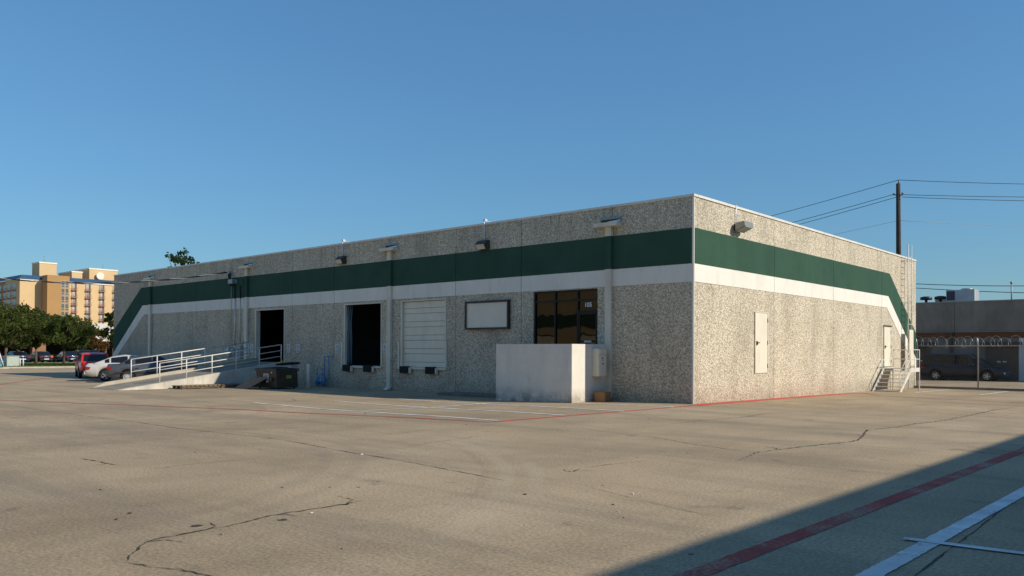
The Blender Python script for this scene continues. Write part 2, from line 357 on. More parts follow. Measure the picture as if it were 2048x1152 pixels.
# ------------------------------------------------------------------ ground
def axis(lo, hi, dense, step):
    a = []; x = dense[0]
    while x < dense[1]: a.append(x); x += step
    a.append(dense[1]); s_ = step*2; x = dense[0]
    while x > lo: x -= s_; s_ *= 1.5; a.append(max(x, lo))
    s_ = step*2; x = dense[1]
    while x < hi: x += s_; s_ *= 1.5; a.append(min(x, hi))
    return sorted(set(a))
gx = axis(-1500, 1500, (-50, 20), 1.0); gy = axis(-1500, 1500, (-30, 50), 1.0)
mb = MB(); mb.v = [(x, y, gz(x, y)) for y in gy for x in gx]; nx = len(gx)
mb.f = [(j*nx+i, j*nx+i+1, (j+1)*nx+i+1, (j+1)*nx+i) for j in range(len(gy)-1) for i in range(nx-1)]
mb.smooth = set(range(len(mb.f)))
lot = struct(mb.build('parking_lot', 'lot_concrete'))

def strip(name, m, pts, width, lift=.004, step=.5, jitter=0, taper=False, parent=lot, edge=.008):
    """a flat ribbon draped on the lot along world xy points"""
    P = []
    for a, b in zip(pts[:-1], pts[1:]):
        a = Vector(a[:2]); b = Vector(b[:2]); n = max(1, int((b-a).length/step))
        P += [a + (b-a)*k/n for k in range(n)]
    P.append(Vector(pts[-1][:2])); mb = MB(); n = len(P)
    for k, p in enumerate(P):
        d = (P[min(k+1, n-1)]-P[max(k-1, 0)]).normalized(); q = Vector((-d.y, d.x)); wd = width
        if jitter: p = p + q*random.uniform(-jitter, jitter); wd = width*random.uniform(.25, 1.5)
        if taper: wd *= min(1, .15+k/n*6, .15+(n-1-k)/n*6)
        for e in (-.5, .5):
            r = p + q*(wd*e + (random.uniform(-edge, edge) if not jitter else 0)); mb.v.append((r.x, r.y, gz(r.x, r.y)+lift))
    mb.f = [(2*k, 2*k+1, 2*k+3, 2*k+2) for k in range(n-1)]
    # keep the ribbon facing up
    a, b, c = (Vector(mb.v[i]) for i in mb.f[0][:3])
    if (b-a).cross(c-a).z < 0: mb.f = [f[::-1] for f in mb.f]
    return mb.build(name, m, parent)
g2 = lambda x, y: tuple(ground(x, y)[:2])
# red fire-lane lines
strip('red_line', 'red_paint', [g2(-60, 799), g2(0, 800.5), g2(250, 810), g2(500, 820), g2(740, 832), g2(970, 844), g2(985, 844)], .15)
strip('red_line', 'sunlit_red_paint', [g2(985, 844), g2(1180, 828), g2(1387, 811.5)], .15)
strip('red_line', 'sunlit_red_paint', [(.45, -.7), (.30, .2), (.28, 5.9), (.28, 11), (.65, 13.5)], .44)
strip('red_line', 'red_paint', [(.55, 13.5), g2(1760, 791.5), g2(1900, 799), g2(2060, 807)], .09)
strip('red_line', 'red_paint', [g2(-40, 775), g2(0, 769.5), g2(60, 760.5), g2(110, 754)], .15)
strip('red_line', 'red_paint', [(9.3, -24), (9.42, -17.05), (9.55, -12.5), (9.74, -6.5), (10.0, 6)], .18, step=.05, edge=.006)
# white stall lines
for a in ([(-10.9, -8.42), (-.2, -8.58)], [(-9.97, -6.04), (-.1, -6.28)], [(-9.36, -3.8), (.2, -4.08)], [(-3.0, -1.95), (.33, -1.72)], [(-5.62, -8.35), (-5.15, -5.9), (-5.3, -3.0)]):
    strip('white_line', 'white_paint', a, .13, lift=.008)
strip('white_line', 'white_paint', [(10.25, -20), (10.37, -16.15), (10.51, -11.3), (10.75, -3), (10.9, 4)], .15, lift=.008, step=.05, edge=.005)
strip('white_line', 'white_paint', [(10.2, -14.77), (15.5, -14.2)], .10, lift=.012)
for x in (1.93, 4.43): strip('white_line', 'white_paint', [(x, 16.2), (x-.03, 22.2)], .11, lift=.008)
strip('white_line', 'faded_white_paint', [g2(138, 769), g2(166, 769.5)], .1, lift=.008)
for x in (-2.6, .4, 3.4): strip('white_line', 'faded_white_paint', [(x, 30.5), (x, 35.6)], .11, lift=.008)
# cracks and joints (photo pixels on the ground)
CR = [([(250,1126),(258,1112),(290,1085),(330,1076),(365,1069),(410,1060),(455,1053),(495,1044),(545,1031),(600,1023),(640,1016),(690,1009),(735,1000)], .017),
      ([(250,1126),(285,1131),(320,1137),(360,1140),(410,1150),(450,1158)], .010),
      ([(1475,922),(1515,905),(1550,900),(1580,897),(1620,892),(1660,888),(1690,885),(1715,881),(1725,872),(1735,860),(1790,855),(1830,848),(1890,841),(1935,832),(1990,820),(2048,812)], .024),
      ([(1515,905),(1485,902),(1450,898),(1420,893),(1380,888),(1345,881),(1310,875),(1250,870)], .013),
      ([(1320,850),(1360,846),(1400,842),(1430,839),(1450,838),(1475,835),(1500,833),(1540,826)], .018),
      ([(1125,939),(1136,944),(1145,944),(1160,938)], .014), ([(1170,936),(1210,930),(1250,926),(1300,922)], .009),
      ([(810,895),(835,890),(860,886),(885,882),(900,880),(970,872)], .010),
      ([(160,917),(185,921),(210,926),(240,931)], .014), ([(285,937),(330,936),(360,931),(400,927),(460,922),(520,918)], .009),
      ([(675,1011),(690,1009),(705,1005)], .03), ([(1760,920),(1780,923)], .012),
      ([(1905,897),(1930,901),(1960,905),(2000,909),(2060,914)], .022), ([(1930,893),(1960,897),(2000,902),(2060,908)], .014),
      ([(1885,996),(1920,999),(1960,1006),(2000,1007),(2060,1010)], .012), ([(1820,928),(1845,932),(1860,934)], .010),
      ([(1560,805),(1580,803),(1600,802)], .02), ([(1250,829),(1290,834),(1330,838),(1400,842)], .010),
      ([(560,793),(585,797),(592,802),(570,804)], .012), ([(1024,865),(1080,862),(1130,858)], .008), ([(1140,852),(1200,862),(1260,870)], .007)]
for pts, wd in CR:
    P = [g2(*q) for q in pts]; strip('crack', 'crack_fill', P, wd*1.15, lift=.006, step=.06, jitter=wd*1.1, taper=True)
    if wd > .012:   # crumbled lighter lips and short side branches
        for k in range(2, len(P)-1, 3):
            a = Vector(P[k]); d = (Vector(P[k+1])-a).normalized(); q = Vector((-d.y, d.x))*random.choice((-1, 1)); l = random.uniform(.15, .5)
            strip('crack', 'crack_fill', [a, a+(q*.5+d)*l*.5, a+(q+d*.6)*l], wd*.7, lift=.0062, step=.05, jitter=wd*.6, taper=True)
for pts, wd in [([(0,800+8),(90,822),(280,845),(350,856),(450,867),(530,875),(600,886),(700,905),(800,921),(900,940),(1008,961)], .016), ([(1170,972),(1240,990),(1330,1012),(1420,1032)], .006), ([(2048,985),(2000,1022),(1950,1062),(1890,1106),(1830,1152)], .014),
                ([(1550,825),(1700,834),(1900,846),(2048,860)], .008), ([(1560,878),(1700,895),(1800,904)], .006)]:
    strip('joint', 'joint_fill', [g2(*q) for q in pts], wd, lift=.005, step=.12, jitter=wd*.35)
# small litter and leaf debris scattered on the slab
for k in range(34):
    px, py = random.uniform(20, 1500), random.uniform(805, 1140)
    P = ground(px, py); r = random.uniform(.012, .034); mb = MB(); n = 6
    pts = [(r*random.uniform(.5, 1.2)*math.cos(6.283*i/n), r*random.uniform(.3, .8)*math.sin(6.283*i/n), 0) for i in range(n)]
    mb.prism(pts, (0, 0, .006 if k % 5 else .014))
    o = mb.build('debris', 'litter' if k % 6 == 0 else ('debris' if k % 3 else 'crack_fill'), lot); o.location = (P.x, P.y, P.z+.003); o.rotation_euler = (0, 0, random.uniform(0, 6))
# oil stains
for px, py, r in [(393,1052,.055),(565,1040,.05),(310,838,.5),(60,831,.8),(400,848,.4)]:
    P = ground(px, py); mb = MB(); n = 18
    mb.v = [(P.x+r*random.uniform(.6, 1.1)*math.cos(6.283*i/n), P.y+r*random.uniform(.6, 1.1)*math.sin(6.283*i/n), 0) for i in range(n)]
    mb.v = [(x, y, gz(x, y)+.0035) for x, y, _ in mb.v]; mb.f = [tuple(range(n))]
    mb.build('stain', 'crack_fill' if r < .2 else 'joint_fill', lot) if r < .2 else None

# ------------------------------------------------------------------ warehouse
H, ZG, ZW, ZB, T = 6.45, 5.416, 4.311, 3.756, .2
LX, RY = -42.35, 23.37
FL = .93
wh = thing('warehouse_building', 'long low pebble-finished concrete warehouse with dark green and white stripes', 'building')
xs = [-.02, -3.02, -7.0, -10.4, -14.42, -18.32, -21.7, -25.72, -31.25, -36.7, LX]
J = .011
openL = {1: None, 2: None}
OPEN = {(-7.0, -3.02): (-6.42, -3.60, FL, 3.72), (-14.42, -10.4): (-13.66, -10.92, .92, 3.68), (-18.32, -14.42): (-17.57, -14.91, .92, 3.68), (-25.72, -21.7): (-25.02, -22.34, .97, 3.65)}
ZF = -.5
def panel_left(x0, x1, op):
    mb = MB(); a, b = x0+J, x1-J
    if not op: mb.box(a, b, 0, T, ZF, H-.06)
    else:
        u, v, z0, z1 = op
        mb.box(a, u, 0, T, ZF, H-.06); mb.box(v, b, 0, T, ZF, H-.06); mb.box(u, v, 0, T, z1, H-.06); mb.box(u, v, 0, T, ZF, z0)
    mb.build('wall_panel', 'aggregate', wh)
for x1, x0 in zip(xs[:-1], xs[1:]): panel_left(x0, x1, OPEN.get((x0, x1)))
ys = [.02, 5.82, 11.62, 17.8, RY]
for y0, y1 in zip(ys[:-1], ys[1:]): box('wall_panel', 'aggregate', wh, -T, 0, y0+J+(.19 if y0 < 1 else 0), y1-J, ZF, H-.06)
box('wall_panel', 'aggregate', wh, LX, LX+T, T+.01, RY-.01, ZF, H-.06)
box('wall_panel', 'aggregate', wh, LX+T+.01, -T-.01, RY-T, RY-.005, ZF, H-.06)
box('wall_panel', 'aggregate', wh, -T, 0, .012, .21, ZF, H-.061)
PR = .014   # bands stand just proud of the pebble finish
def band(name, m, pts, left):
    mb = MB()
    if left: mb.prism([(u, -PR, z) for u, z in pts], (0, PR+.01, 0))
    else: mb.prism([(PR, u, z) for u, z in pts], (-PR-.01, 0, 0))
    return mb.build(name, m, wh)
for x1, x0 in zip(xs[:-2], xs[1:-1]):
    a, b = x0+J, x1-J
    band('green_band', 'green_paint', [(a, ZW+.012), (b, ZW+.012), (b, ZG), (a, ZG)], True)
    op = OPEN.get((x0, x1)); zb = ZB
    band('white_band', 'cream_band', [(a, zb), (b, zb), (b, ZW), (a, ZW)], True)
b = xs[-2]-J
band('green_band', 'green_paint', [(b, ZW+.012), (b, ZG), (-38.3, ZG), (LX, 2.79), (LX, 1.34), (-38.07, ZW+.012)], True)
band('white_band', 'cream_band', [(b, ZB), (b, ZW), (-38.07, ZW), (LX, 1.33), (LX, .76), (-37.83, ZB)], True)
for y0, y1 in zip(ys[:-2], ys[1:-1]):
    a, b = y0+J, y1-J
    band('green_band', 'green_paint', [(a, ZW+.012), (b, ZW+.012), (b, ZG), (a, ZG)], False)
    band('white_band', 'cream_band', [(a, ZB), (b, ZB), (b, ZW), (a, ZW)], False)
b = ys[-2]+J
band('green_band', 'green_paint', [(b, ZW+.012), (18.79, ZW+.012), (RY-.01, 1.32), (RY-.01, 2.62), (19.0, ZG), (b, ZG)], False)
band('white_band', 'cream_band', [(b, ZB), (18.56, ZB), (RY-.01, .72), (RY-.01, 1.31), (18.79, ZW), (b, ZW)], False)
# joint sealant set back in the gaps
for x in xs[1:-1]: box('joint_sealant', 'dark_sealant', wh, x-J+.001, x+J-.001, .02, .15, ZF, H-.07)
for y in ys[1:-1]: box('joint_sealant', 'brown_sealant', wh, -.15, -.02, y-J+.001, y+J-.001, ZF, H-.07)
MB().prism([(-.05, -.016, ZF), (.012, -.016, ZF), (.018, .010, ZF), (-.04, .03, ZF)], (0, 0, H-.08-ZF)).build('corner_trim', 'cream_band', wh)
box('joint_sealant', 'brown_sealant', wh, -.03, .009, .012, .034, ZF, H-.08)
# coping
for k, (x1, x0) in enumerate(zip(xs[:-1], xs[1:])): box('coping', 'coping_paint', wh, x0+.004, x1-.004 if k else .03, -.035, T+.03, H-.075, H)
yb = [T+.034, 5.82, 11.62, 17.8, RY]
for y0, y1 in zip(yb[:-1], yb[1:]): box('coping', 'coping_paint', wh, -T-.03, .035, y0+.004, y1-.004, H-.075, H+.002)
box('coping', 'coping_paint', wh, LX-.03, LX+T+.03, T+.04, RY, H-.075, H-.001); box('coping', 'coping_paint', wh, LX+T+.04, -T-.04, RY-T-.03, RY+.03, H-.075, H-.002)
box('roof', 'roof_felt', wh, LX+T, -T, T, RY-T, H-.5, H-.3)
box('interior_floor', 'interior_floor', wh, LX+T+.01, -T-.01, T+.002, RY-T-.01, FL-.25, FL-.02)
box('interior_wall', 'interior_wall', wh, LX+T+.02, -T-.02, 11, 11.15, FL-.02, H-.52)
for x in (-10.2, -21.6): box('interior_wall', 'interior_wall', wh, x-.06, x+.06, T+.02, 10.98, FL-.02, H-.52)
# dock openings: frames, doors, bumpers
def dock_frame(u, v, z0, z1, channel=True):
    f = thing('x', 'x', 'x'); bpy.data.objects.remove(f)
    fr = MB()
    fr.box(u, u+.09, -.03, T+.01, z0, z1-.05); fr.box(v-.05, v, -.03, T+.01, z0, z1-.05); fr.box(u, v, -.03, T+.01, z1-.05, z1)
    o = fr.build('door_frame', 'cream_paint', wh)
    return o
for key, (u, v, z0, z1) in OPEN.items():
    if key[0] == -7.0: continue
    fr = dock_frame(u, v, z0, z1)
    if key[0] != -25.72:
        m = MB(); m.box(u-.16, v+.02, -.07, .0, z0-.09, z0-.01); m.build('sill_channel', 'cream_paint', fr)
        m = MB(); m.box(u-.16, u-.05, -.055, -.001, z0-.01, z0+1.05); m.build('guard_angle', 'cream_paint', fr)
        m = MB(); m.box(v+.0, v+.06, -.055, -.001, z0-.01, z0+1.05); m.build('guard_angle', 'cream_paint', fr)
        for a in ((u+.14, u+.66), (v-1.03, v-.50)):
            m = MB()
            for k in range(10):
                xx = a[0]+(a[1]-a[0])*k/10; m.box(xx+.003, xx+(a[1]-a[0])/10-.003, -.20-.008*random.random(), -.072, .66, .95)
            bm = m.build('dock_bumper', 'rubber', wh)
            MB().box(a[1]+.004, a[1]+.09, -.16, -.072, .66, .90).build('bracket', 'cream_paint', bm)
# sectional door (closed) on the third dock: ten ribbed sections
u, v, z0, z1 = OPEN[(-14.42, -10.4)]
sd_ = bpy.data.objects.new('sectional_door', None); C.objects.link(sd_); sd_.parent = wh
zz = z0; heights = [.20, .33, .21, .33, .21, .33, .21, .33, .21, .27]
sc = (z1-.06-z0)/sum(heights)
for h in heights:
    h *= sc; box('door_section', 'door_paint', sd_, u+.10, v-.055, .075, .115, zz+.005, zz+h-.005, bev=.008); zz += h
box('backing', 'dark_sealant', sd_, u+.095, v-.052, .118, .125, z0, z1-.055)
# half-rolled strip curtain at the second dock
u, v, z0, z1 = OPEN[(-18.32, -14.42)]
for k in range(4):
    m = MB(); x = u+.12+.06*k
    pts = [(x+.02*math.sin(z*3+k), .1+.03*k+.015*math.sin(z*5+k), z) for z in [z0+.05+(z1-.12-z0)*i/10 for i in range(11)]]
    m.tube(pts, .022, 6); m.build('strip_curtain', 'strip_vinyl', wh)
# dark goods just inside
def rack(x0, x1, y, label):
    r = thing('pallet_rack', label, 'shelf', (0, 0, 0))
    for x in (x0, x1):
        for yy in (y, y+.9): box('upright', 'lamp_bronze', r, x-.04, x+.04, yy-.04, yy+.04, FL-.02, 4.6)
    for z in (1.9, 3.0, 4.1):
        for yy in (y, y+.9): box('beam', 'brown_band', r, x0+.042, x1-.042, yy-.025, yy+.025, z-.1, z)
        box('shelf', 'old_wood', r, x0+.042, x1-.042, y+.03, y+.87, z+.002, z+.03)
rack(-24.4, -21.9, 6.5, 'dim pallet rack inside the ramp doorway'); rack(-19.8, -16.6, 7, 'dim pallet rack inside the open dock door')
fan = thing('pedestal_fan', 'round pedestal fan standing in the dark open dock door', 'fan', (-15.75, 2.2, FL-.02))
MB().lathe([(.3, 0), (.3, .03), (.05, .07)], n=20).build('base', 'cable_black', fan); MB().tube([(0, 0, .05), (0, 0, 1.15)], .02, 8).build('pole', 'galvanised', fan)
m = MB()
for r in (.12, .2, .28, .36): m.tube([(r*math.cos(t*.2618), -.12, 1.35+r*math.sin(t*.2618)) for t in range(25)], .006, 5, cap=False)
for t in range(16): m.tube([(0, -.12, 1.35), (.36*math.cos(t*.3927), -.12, 1.35+.36*math.sin(t*.3927))], .004, 4)
m.build('guard', 'galvanised', fan); MB().lathe([(.09, -.08), (.09, .12), (.03, .16)], (0, 0, 1.35), 12, 'y').build('motor', 'cable_black', fan)
# storefront 105
u, v, z0, z1 = OPEN[(-7.0, -3.02)]
sf = bpy.data.objects.new('storefront', None); C.objects.link(sf); sf.parent = wh
m1, m2 = -5.47, -4.48
for x in (u+.03, m1, m2, v-.03): box('mullion', 'bronze_frame', sf, x-.03, x+.03, .05, .17, z0, z1-.001)
for a, b in ((u+.061, m1-.031), (m1+.031, m2-.031), (m2+.031, v-.061)):
    for z in (z1-.03, 3.36, z0+.04): box('transom', 'bronze_frame', sf, a, b, .052, .168, z-.029, z+.029)
    box('pane', 'bronze_glass', sf, a, b, .10, .11, 3.39, z1-.06)
for a, b in ((u+.061, m1-.031), (m1+.031, m2-.031)): box('pane', 'bronze_glass', sf, a, b, .10, .11, z0+.07, 3.33)
box('transom', 'bronze_frame', sf, m2+.031, v-.061, .05, .17, 2.94, 3.0)
box('pane', 'bronze_glass', sf, m2+.031, v-.061, .10, .11, 3.0, 3.33)
dr = bpy.data.objects.new('glass_door', None); C.objects.link(dr); dr.parent = wh
a, b = m2+.034, v-.064
for q in ((a, a+.06, z0+.02, 2.93), (b-.06, b, z0+.02, 2.93), (a+.061, b-.061, z0+.02, z0+.2), (a+.061, b-.061, 2.86, 2.93), (a+.061, b-.061, 1.9, 1.97)): box('stile', 'bronze_frame', dr, q[0], q[1], .06, .11, q[2], q[3])
for q in ((z0+.2, 1.9), (1.97, 2.86)): box('pane', 'bronze_glass', dr, a+.061, b-.061, .08, .09, *q)
box('notice', 'pale_sticker', dr, a+.24, a+.55, .056, .0595, 1.905, 1.965)
me = text_mesh('105', .21); me.materials.append(M['placard']); o = bpy.data.objects.new('suite_number', me); C.objects.link(o); o.parent = wh
o.location = (-4.06, .092, 3.18); o.rotation_euler = (R(90), 0, 0)
# personnel doors on the sunny side
def steel_door(y0, y1, z0, z1):
    d = bpy.data.objects.new('steel_door', None); C.objects.link(d); d.parent = wh
    box('leaf', 'door_paint', d, .004, .03, y0+.03, y1-.03, z0+.01, z1-.03)
    m = MB(); m.box(.003, .045, y0-.02, y0+.025, z0, z1); m.box(.003, .045, y1-.025, y1+.02, z0, z1); m.box(.003, .045, y0+.025, y1-.025, z1-.026, z1); m.build('frame', 'cream_paint', d)
    for z in (z0+.25, (z0+z1)/2, z1-.28): box('hinge', 'bronze_frame', d, .031, .05, y1-.045, y1-.022, z-.07, z+.07)
    h = box('handle', 'bronze_frame', d, .031, .06, y0+.08, y0+.14, (z0+z1)/2-.09, (z0+z1)/2+.05); box('lever', 'bronze_frame', h, .061, .085, y0+.09, y0+.26, (z0+z1)/2-.02, (z0+z1)/2+.01)
steel_door(4.23, 5.25, .86, 3.0); steel_door(18.1, 19.13, .93, 2.86)
box('rain_drip', 'dark_sealant', wh, .003, .09, 18.05, 19.18, 2.862, 2.90)
# downspouts with scuppers and leader heads; painted to follow the bands
for xc, top, zb in [(-3.10, 5.72, 0), (-14.33, 5.80, 0), (-25.80, 5.80, 0), (-36.9, 5.82, 0)]:
    ds = bpy.data.objects.new('downspout', None); C.objects.link(ds); ds.parent = wh
    hw = .12; y0 = -.135; g = gz(xc, 0)
    for z0, z1, m in ((ZG+.001, top, 'cream_paint'), (ZW+.013, ZG-.001, 'green_paint'), (g+.16, ZW+.011, 'cream_paint')): box('pipe', m, ds, xc-hw, xc+hw, y0, -.016, z0, z1)
    MB().prism([(xc-hw, -.016, g+.158), (xc-hw, y0, g+.158), (xc-hw, y0-.16, g+.03), (xc-hw, -.1, g+.03)], (2*hw, 0, 0)).build('shoe', 'cream_paint', ds)
    for z in (1.2, 3.2): box('strap', 'cream_paint', ds, xc-hw-.05, xc+hw+.05, y0-.004, -.003, z, z+.04)
    hd = MB(); hd.box(xc-.46, xc+.46, -.30, -.003, top+.001, top+.13); hd.build('leader_head', 'cream_paint', ds)
    fr = MB(); a, b = xc-.36, xc+.44; c_, d_ = top+.145, top+.33
    fr.box(a, b, -.03, -.003, d_-.07, d_); fr.box(b-.035, b, -.03, -.003, c_, d_-.07); fr.box(a, a+.02, -.03, -.003, c_, d_-.07); fr.build('scupper_frame', 'lamp_grey', ds)
    box('scupper_mouth', 'dark_sealant', ds, a+.021, b-.036, -.012, -.002, c_, d_-.071)
    MB().prism([(xc-.1, -.014, c_+.02), (b-.04, -.014, c_+.02), (b-.04, -.014, c_+.085), (xc-.1, -.014, c_+.05)], (0, -.012, 0)).build('flashing', 'alu', ds)

# wall lights hung from conduit over the parapet
def wall_light(name, x, y, z, rz, label, mt='lamp_bronze', big=1, ztop=H+.06):
    L = thing(name, label, 'wall light', (x, y, z), rz, 'wall pack lights below the parapet')   # local: wall plane at y=0, outwards -y
    b = MB(); b.prism([(-.25*big, -.003, -.17), (-.25*big, -.003, .17), (-.25*big, -.16, .17), (-.25*big, -.30, .02), (-.25*big, -.20, -.17)], (.5*big, 0, 0)); b.build('housing', mt, L)
    b = MB(); b.prism([(-.21*big, -.206, -.160), (-.21*big, -.305, .010), (-.21*big, -.315, .002), (-.21*big, -.216, -.168)], (.42*big, 0, 0)); b.build('lens', 'lens', L)
    MB().tube([(0, -.03, .17), (0, -.045, .25), (0, -.055, ztop-z-.02), (0, .0, ztop-z+.02), (0, .3, ztop-z+.02)], .015, 8).build('conduit', 'alu', L)
    box('junction_box', 'alu', L, -.05, .05, -.06, .06, ztop-z+.0, ztop-z+.09)
wall_light('wall_light', -8.83, 0, 5.60, 0, 'bronze wall light above the blank framed sign board')
wall_light('wall_light', -17.66, 0, 5.66, 0, 'bronze wall light above the left open dock door', big=.9)
# sunny side floodlight
fl = thing('flood_light', 'grey floodlight high on the sunlit pebble wall', 'wall light', (0, 2.95, 5.76), R(90), 'wall pack lights below the parapet')
b = MB(); b.prism([(-.38, -.10, -.16), (-.38, -.10, .10), (-.38, -.42, .14), (-.38, -.44, -.02)], (.62, 0, 0)); b.build('housing', 'lamp_grey', fl)
box('mount', 'lamp_bronze', fl, -.30, .12, -.10, -.003, -.14, .08)
b = MB(); b.prism([(-.34, -.112, -.166), (-.34, -.440, -.03), (-.34, -.445, -.045), (-.34, -.117, -.182)], (.54, 0, 0)); b.build('lens', 'lens', fl)
MB().tube([(-.2, -.03, .08), (-.2, -.045, .2), (-.2, -.055, .70), (-.2, 0, .75), (-.2, .3, .75)], .016, 8).build('conduit', 'alu', fl)

# blank framed sign board
sg = thing('sign_board', 'blank cream sign board in a dark frame beside the storefront', 'sign', (-8.65, -.003, 2.95))
box('panel', 'sign_board', sg, -1.06, 1.06, -.085, -.01, -.47, .47)
m = MB(); m.box(-1.13, -1.061, -.13, -.0, -.54, .54); m.box(1.061, 1.13, -.13, 0, -.54, .54); m.box(-1.061, 1.061, -.13, 0, .471, .54); m.box(-1.061, 1.061, -.13, 0, -.54, -.471); m.build('frame', 'sign_frame', sg)
m = MB()
for x in (-1.03, 1.02): m.box(x, x+.012, -.089, -.086, -.44, .44)
m.box(-1.03, 1.03, -.089, -.086, .45, .462); m.build('trim_line', 'lamp_grey', sg)

# small notices by the doors
for x, lab in ((-22.0, 'small white notice just right of the ramp doorway'), (-21.18, 'small white notice, second one right of the ramp doorway'), (-18.08, 'small white notice just left of the open dock door'), (-14.71, 'small white notice between the open dock door and downspout'), (-25.35, 'small white notice left of the ramp doorway')):
    n = thing('notice', lab, 'notice', (x, -.003, 1.68), 0, 'small white notices by the dock doors')
    box('plate', 'pale_sticker', n, -.13, .13, -.012, 0, -.21, .21)
    m = MB(); m.box(-.05, .05, -.015, -.0125, .04, .15); m.box(-.03, .03, -.0152, -.0125, -.02, .035); m.build('pictogram', 'lamp_grey', n)
    m = MB()
    for k in range(3): m.box(-.1+.01*k, .1-.01*k, -.015, -.0125, -.17+.045*k, -.145+.045*k)
    m.build('print', 'lamp_grey', n)

# electrical service on the wall left of the ramp
es = thing('electric_service', 'electric meters with conduits and weatherhead left of the ramp doorway', 'electric meter', (0, 0, 0))
for x, z0, z1, mt in ((-27.35, 1.9, 6.42, 'cable_silver'), (-26.95, 1.8, 4.28, 'alu'), (-26.45, 1.9, 4.28, 'alu'), (-26.08, 2.1, 4.28, 'alu')):
    pts = [(x, -.06, z0), (x, -.06, z1)]
    if x > -26.2: pts = [(-26.3, -.06, 1.75), (-26.28, -.06, 1.9), (x, -.06, 2.2), (x+.02, -.06, 4.0), (x, -.06, z1)]
    MB().tube(pts, .028 if z1 < 5 else .015, 8).build('conduit', mt, es)
for x, z1 in ((-27.0, 5.35), (-26.45, 4.95), (-26.05, 5.3)): MB().tube([(x, -.055, 4.28), (x, -.07, z1)], .03, 8).build('riser', 'cable_black', es)
box('junction_box', 'meter_grey', es, -27.28, -26.85, -.30, -.015, 5.08, 5.30)
m = MB()
for k in range(5): m.tube([(-27.5+.05*k, -.12, 5.66), (-27.3+.06*k, -.28, 5.5-.05*k), (-27.25+.12*k, -.25, 5.25), (-27.2+.1*k, -.2, 4.95)], .02, 6)
m.build('drip_loop', 'cable_black', es)
MB().lathe([(.02, -.03), (.09, 0), (.09, .14), (.03, .2)], (-27.5, -.12, 5.6), 10).build('weatherhead', 'meter_grey', es)
for x, w_, z0, z1 in ((-27.45, .3, 1.25, 1.72), (-26.38, .42, 1.15, 1.76), (-26.92, .2, 1.35, 1.65)): 
    q = box('meter_box', 'meter_grey', es, x-w_/2, x+w_/2, -.2, -.003, z0, z1); MB().lathe([(.08, -.26), (.09, -.201)], (x, 0, (z0+z1)/2+.08), 12, 'y').build('meter_dial', 'lens', q)

# concrete ramp with railings
RX0, RX1, RYT, RYF = -25.0, -22.2, -.25, -7.95
gt = gz(-23.5, RYF); ZT = 1.0
def rz_(y): return gt+.012 + (ZT-gt)*(y-RYF)/(RYT-RYF)
rp = thing('loading_ramp', 'concrete ramp with pale side wall rising to the left doorway', 'ramp')
MB().prism([(RX1, RYF, gt-.3), (RX1, -.01, gt-.3), (RX1, -.01, ZT+.012), (RX1, RYT, ZT+.012), (RX1, RYF, gt+.012)], (-.22, 0, 0)).build('side_wall', 'ramp_concrete', rp)
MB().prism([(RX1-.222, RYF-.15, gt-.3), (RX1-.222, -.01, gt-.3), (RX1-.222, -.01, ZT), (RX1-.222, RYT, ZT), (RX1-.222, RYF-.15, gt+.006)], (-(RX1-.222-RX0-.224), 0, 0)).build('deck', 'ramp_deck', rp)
MB().prism([(RX0, RYF-.05, gt-.3), (RX0, -.01, gt-.3), (RX0, -.01, ZT+.17), (RX0, RYT, ZT+.17), (RX0, RYF+.5, rz_(RYF+.5)+.16), (RX0, RYF-.05, gt+.015)], (.222, 0, 0)).build('kerb', 'kerb_concrete', rp)
def railing(x, yposts, off, h, label):
    r = thing('ramp_railing', label, 'railing', (0, 0, 0), 0, 'white tube railings along the ramp')
    for y in yposts: MB().tube([(x, y, rz_(y)+off-.02), (x, y, rz_(y)+off+h)], .026, 8).build('post', 'rail_paint', r)
    a, b = yposts[0], yposts[-1]
    for k, f in enumerate((1, .66, .33)): MB().tube([(x, a, rz_(a)+off+h*f), (x, b, rz_(b)+off+h*f)], .026 if k == 0 else .021, 8).build('rail', 'rail_paint', r)
railing(-22.3, [-6.2, -5.0, -3.8, -2.6, -1.4, -.22], 0, .84, 'white tube railing on the ramp edge nearest the camera')
railing(-24.9, [-6.3, -5.12, -3.95, -2.78, -1.6, -.45], .16, .84, 'white tube railing on the far edge of the ramp beside grey car')

# dumpster, cardboard, lids
g = gz(-19, -2.4); dmp = thing('dumpster', 'brown steel dumpster with black lids standing beside the ramp', 'dumpster', (-19.2, -2.38, g))
b = MB(); b.prism([(-.8, -.52, .06), (.8, -.52, .06), (.8, -.56, .82), (-.8, -.56, .82)], (0, 1.06, 0)); b.build('body', 'dumpster_brown', dmp)
for x in (-.55, .5): box('lift_pocket', 'dumpster_brown', dmp, x-.09, x+.09, -.66, -.548, .35, .5)
for z in (.2, .55): box('rib', 'dumpster_brown', dmp, .802, .84, -.5, .46, z, z+.07)
m = MB(); m.box(-.86, .86, -.61, -.555, .78, .85); m.box(.79, .86, -.555, .5, .78, .85); m.box(-.86, -.79, -.555, .5, .78, .85); m.box(-.86, .86, .5, .56, .78, .85); m.build('rim', 'dumpster_brown', dmp)
for a, t in ((-.84, .10), (.01, .02)): MB().prism([(a, -.6, .853), (a, .55, .853+t*.6), (a, .55, .885+t*.6), (a, -.6, .885)], (.82, 0, 0)).build('lid', 'lid_plastic', dmp)
for x in (-.7, .7):
    for y in (-.42, .4): MB().lathe([(.05, -.02), (.05, .02)], (x, y, .05), 10, 'x').build('caster', 'rubber', dmp)
pl = box('placard', 'placard', dmp, -.18, .22, -.575, -.56, .42, .66); m = MB()
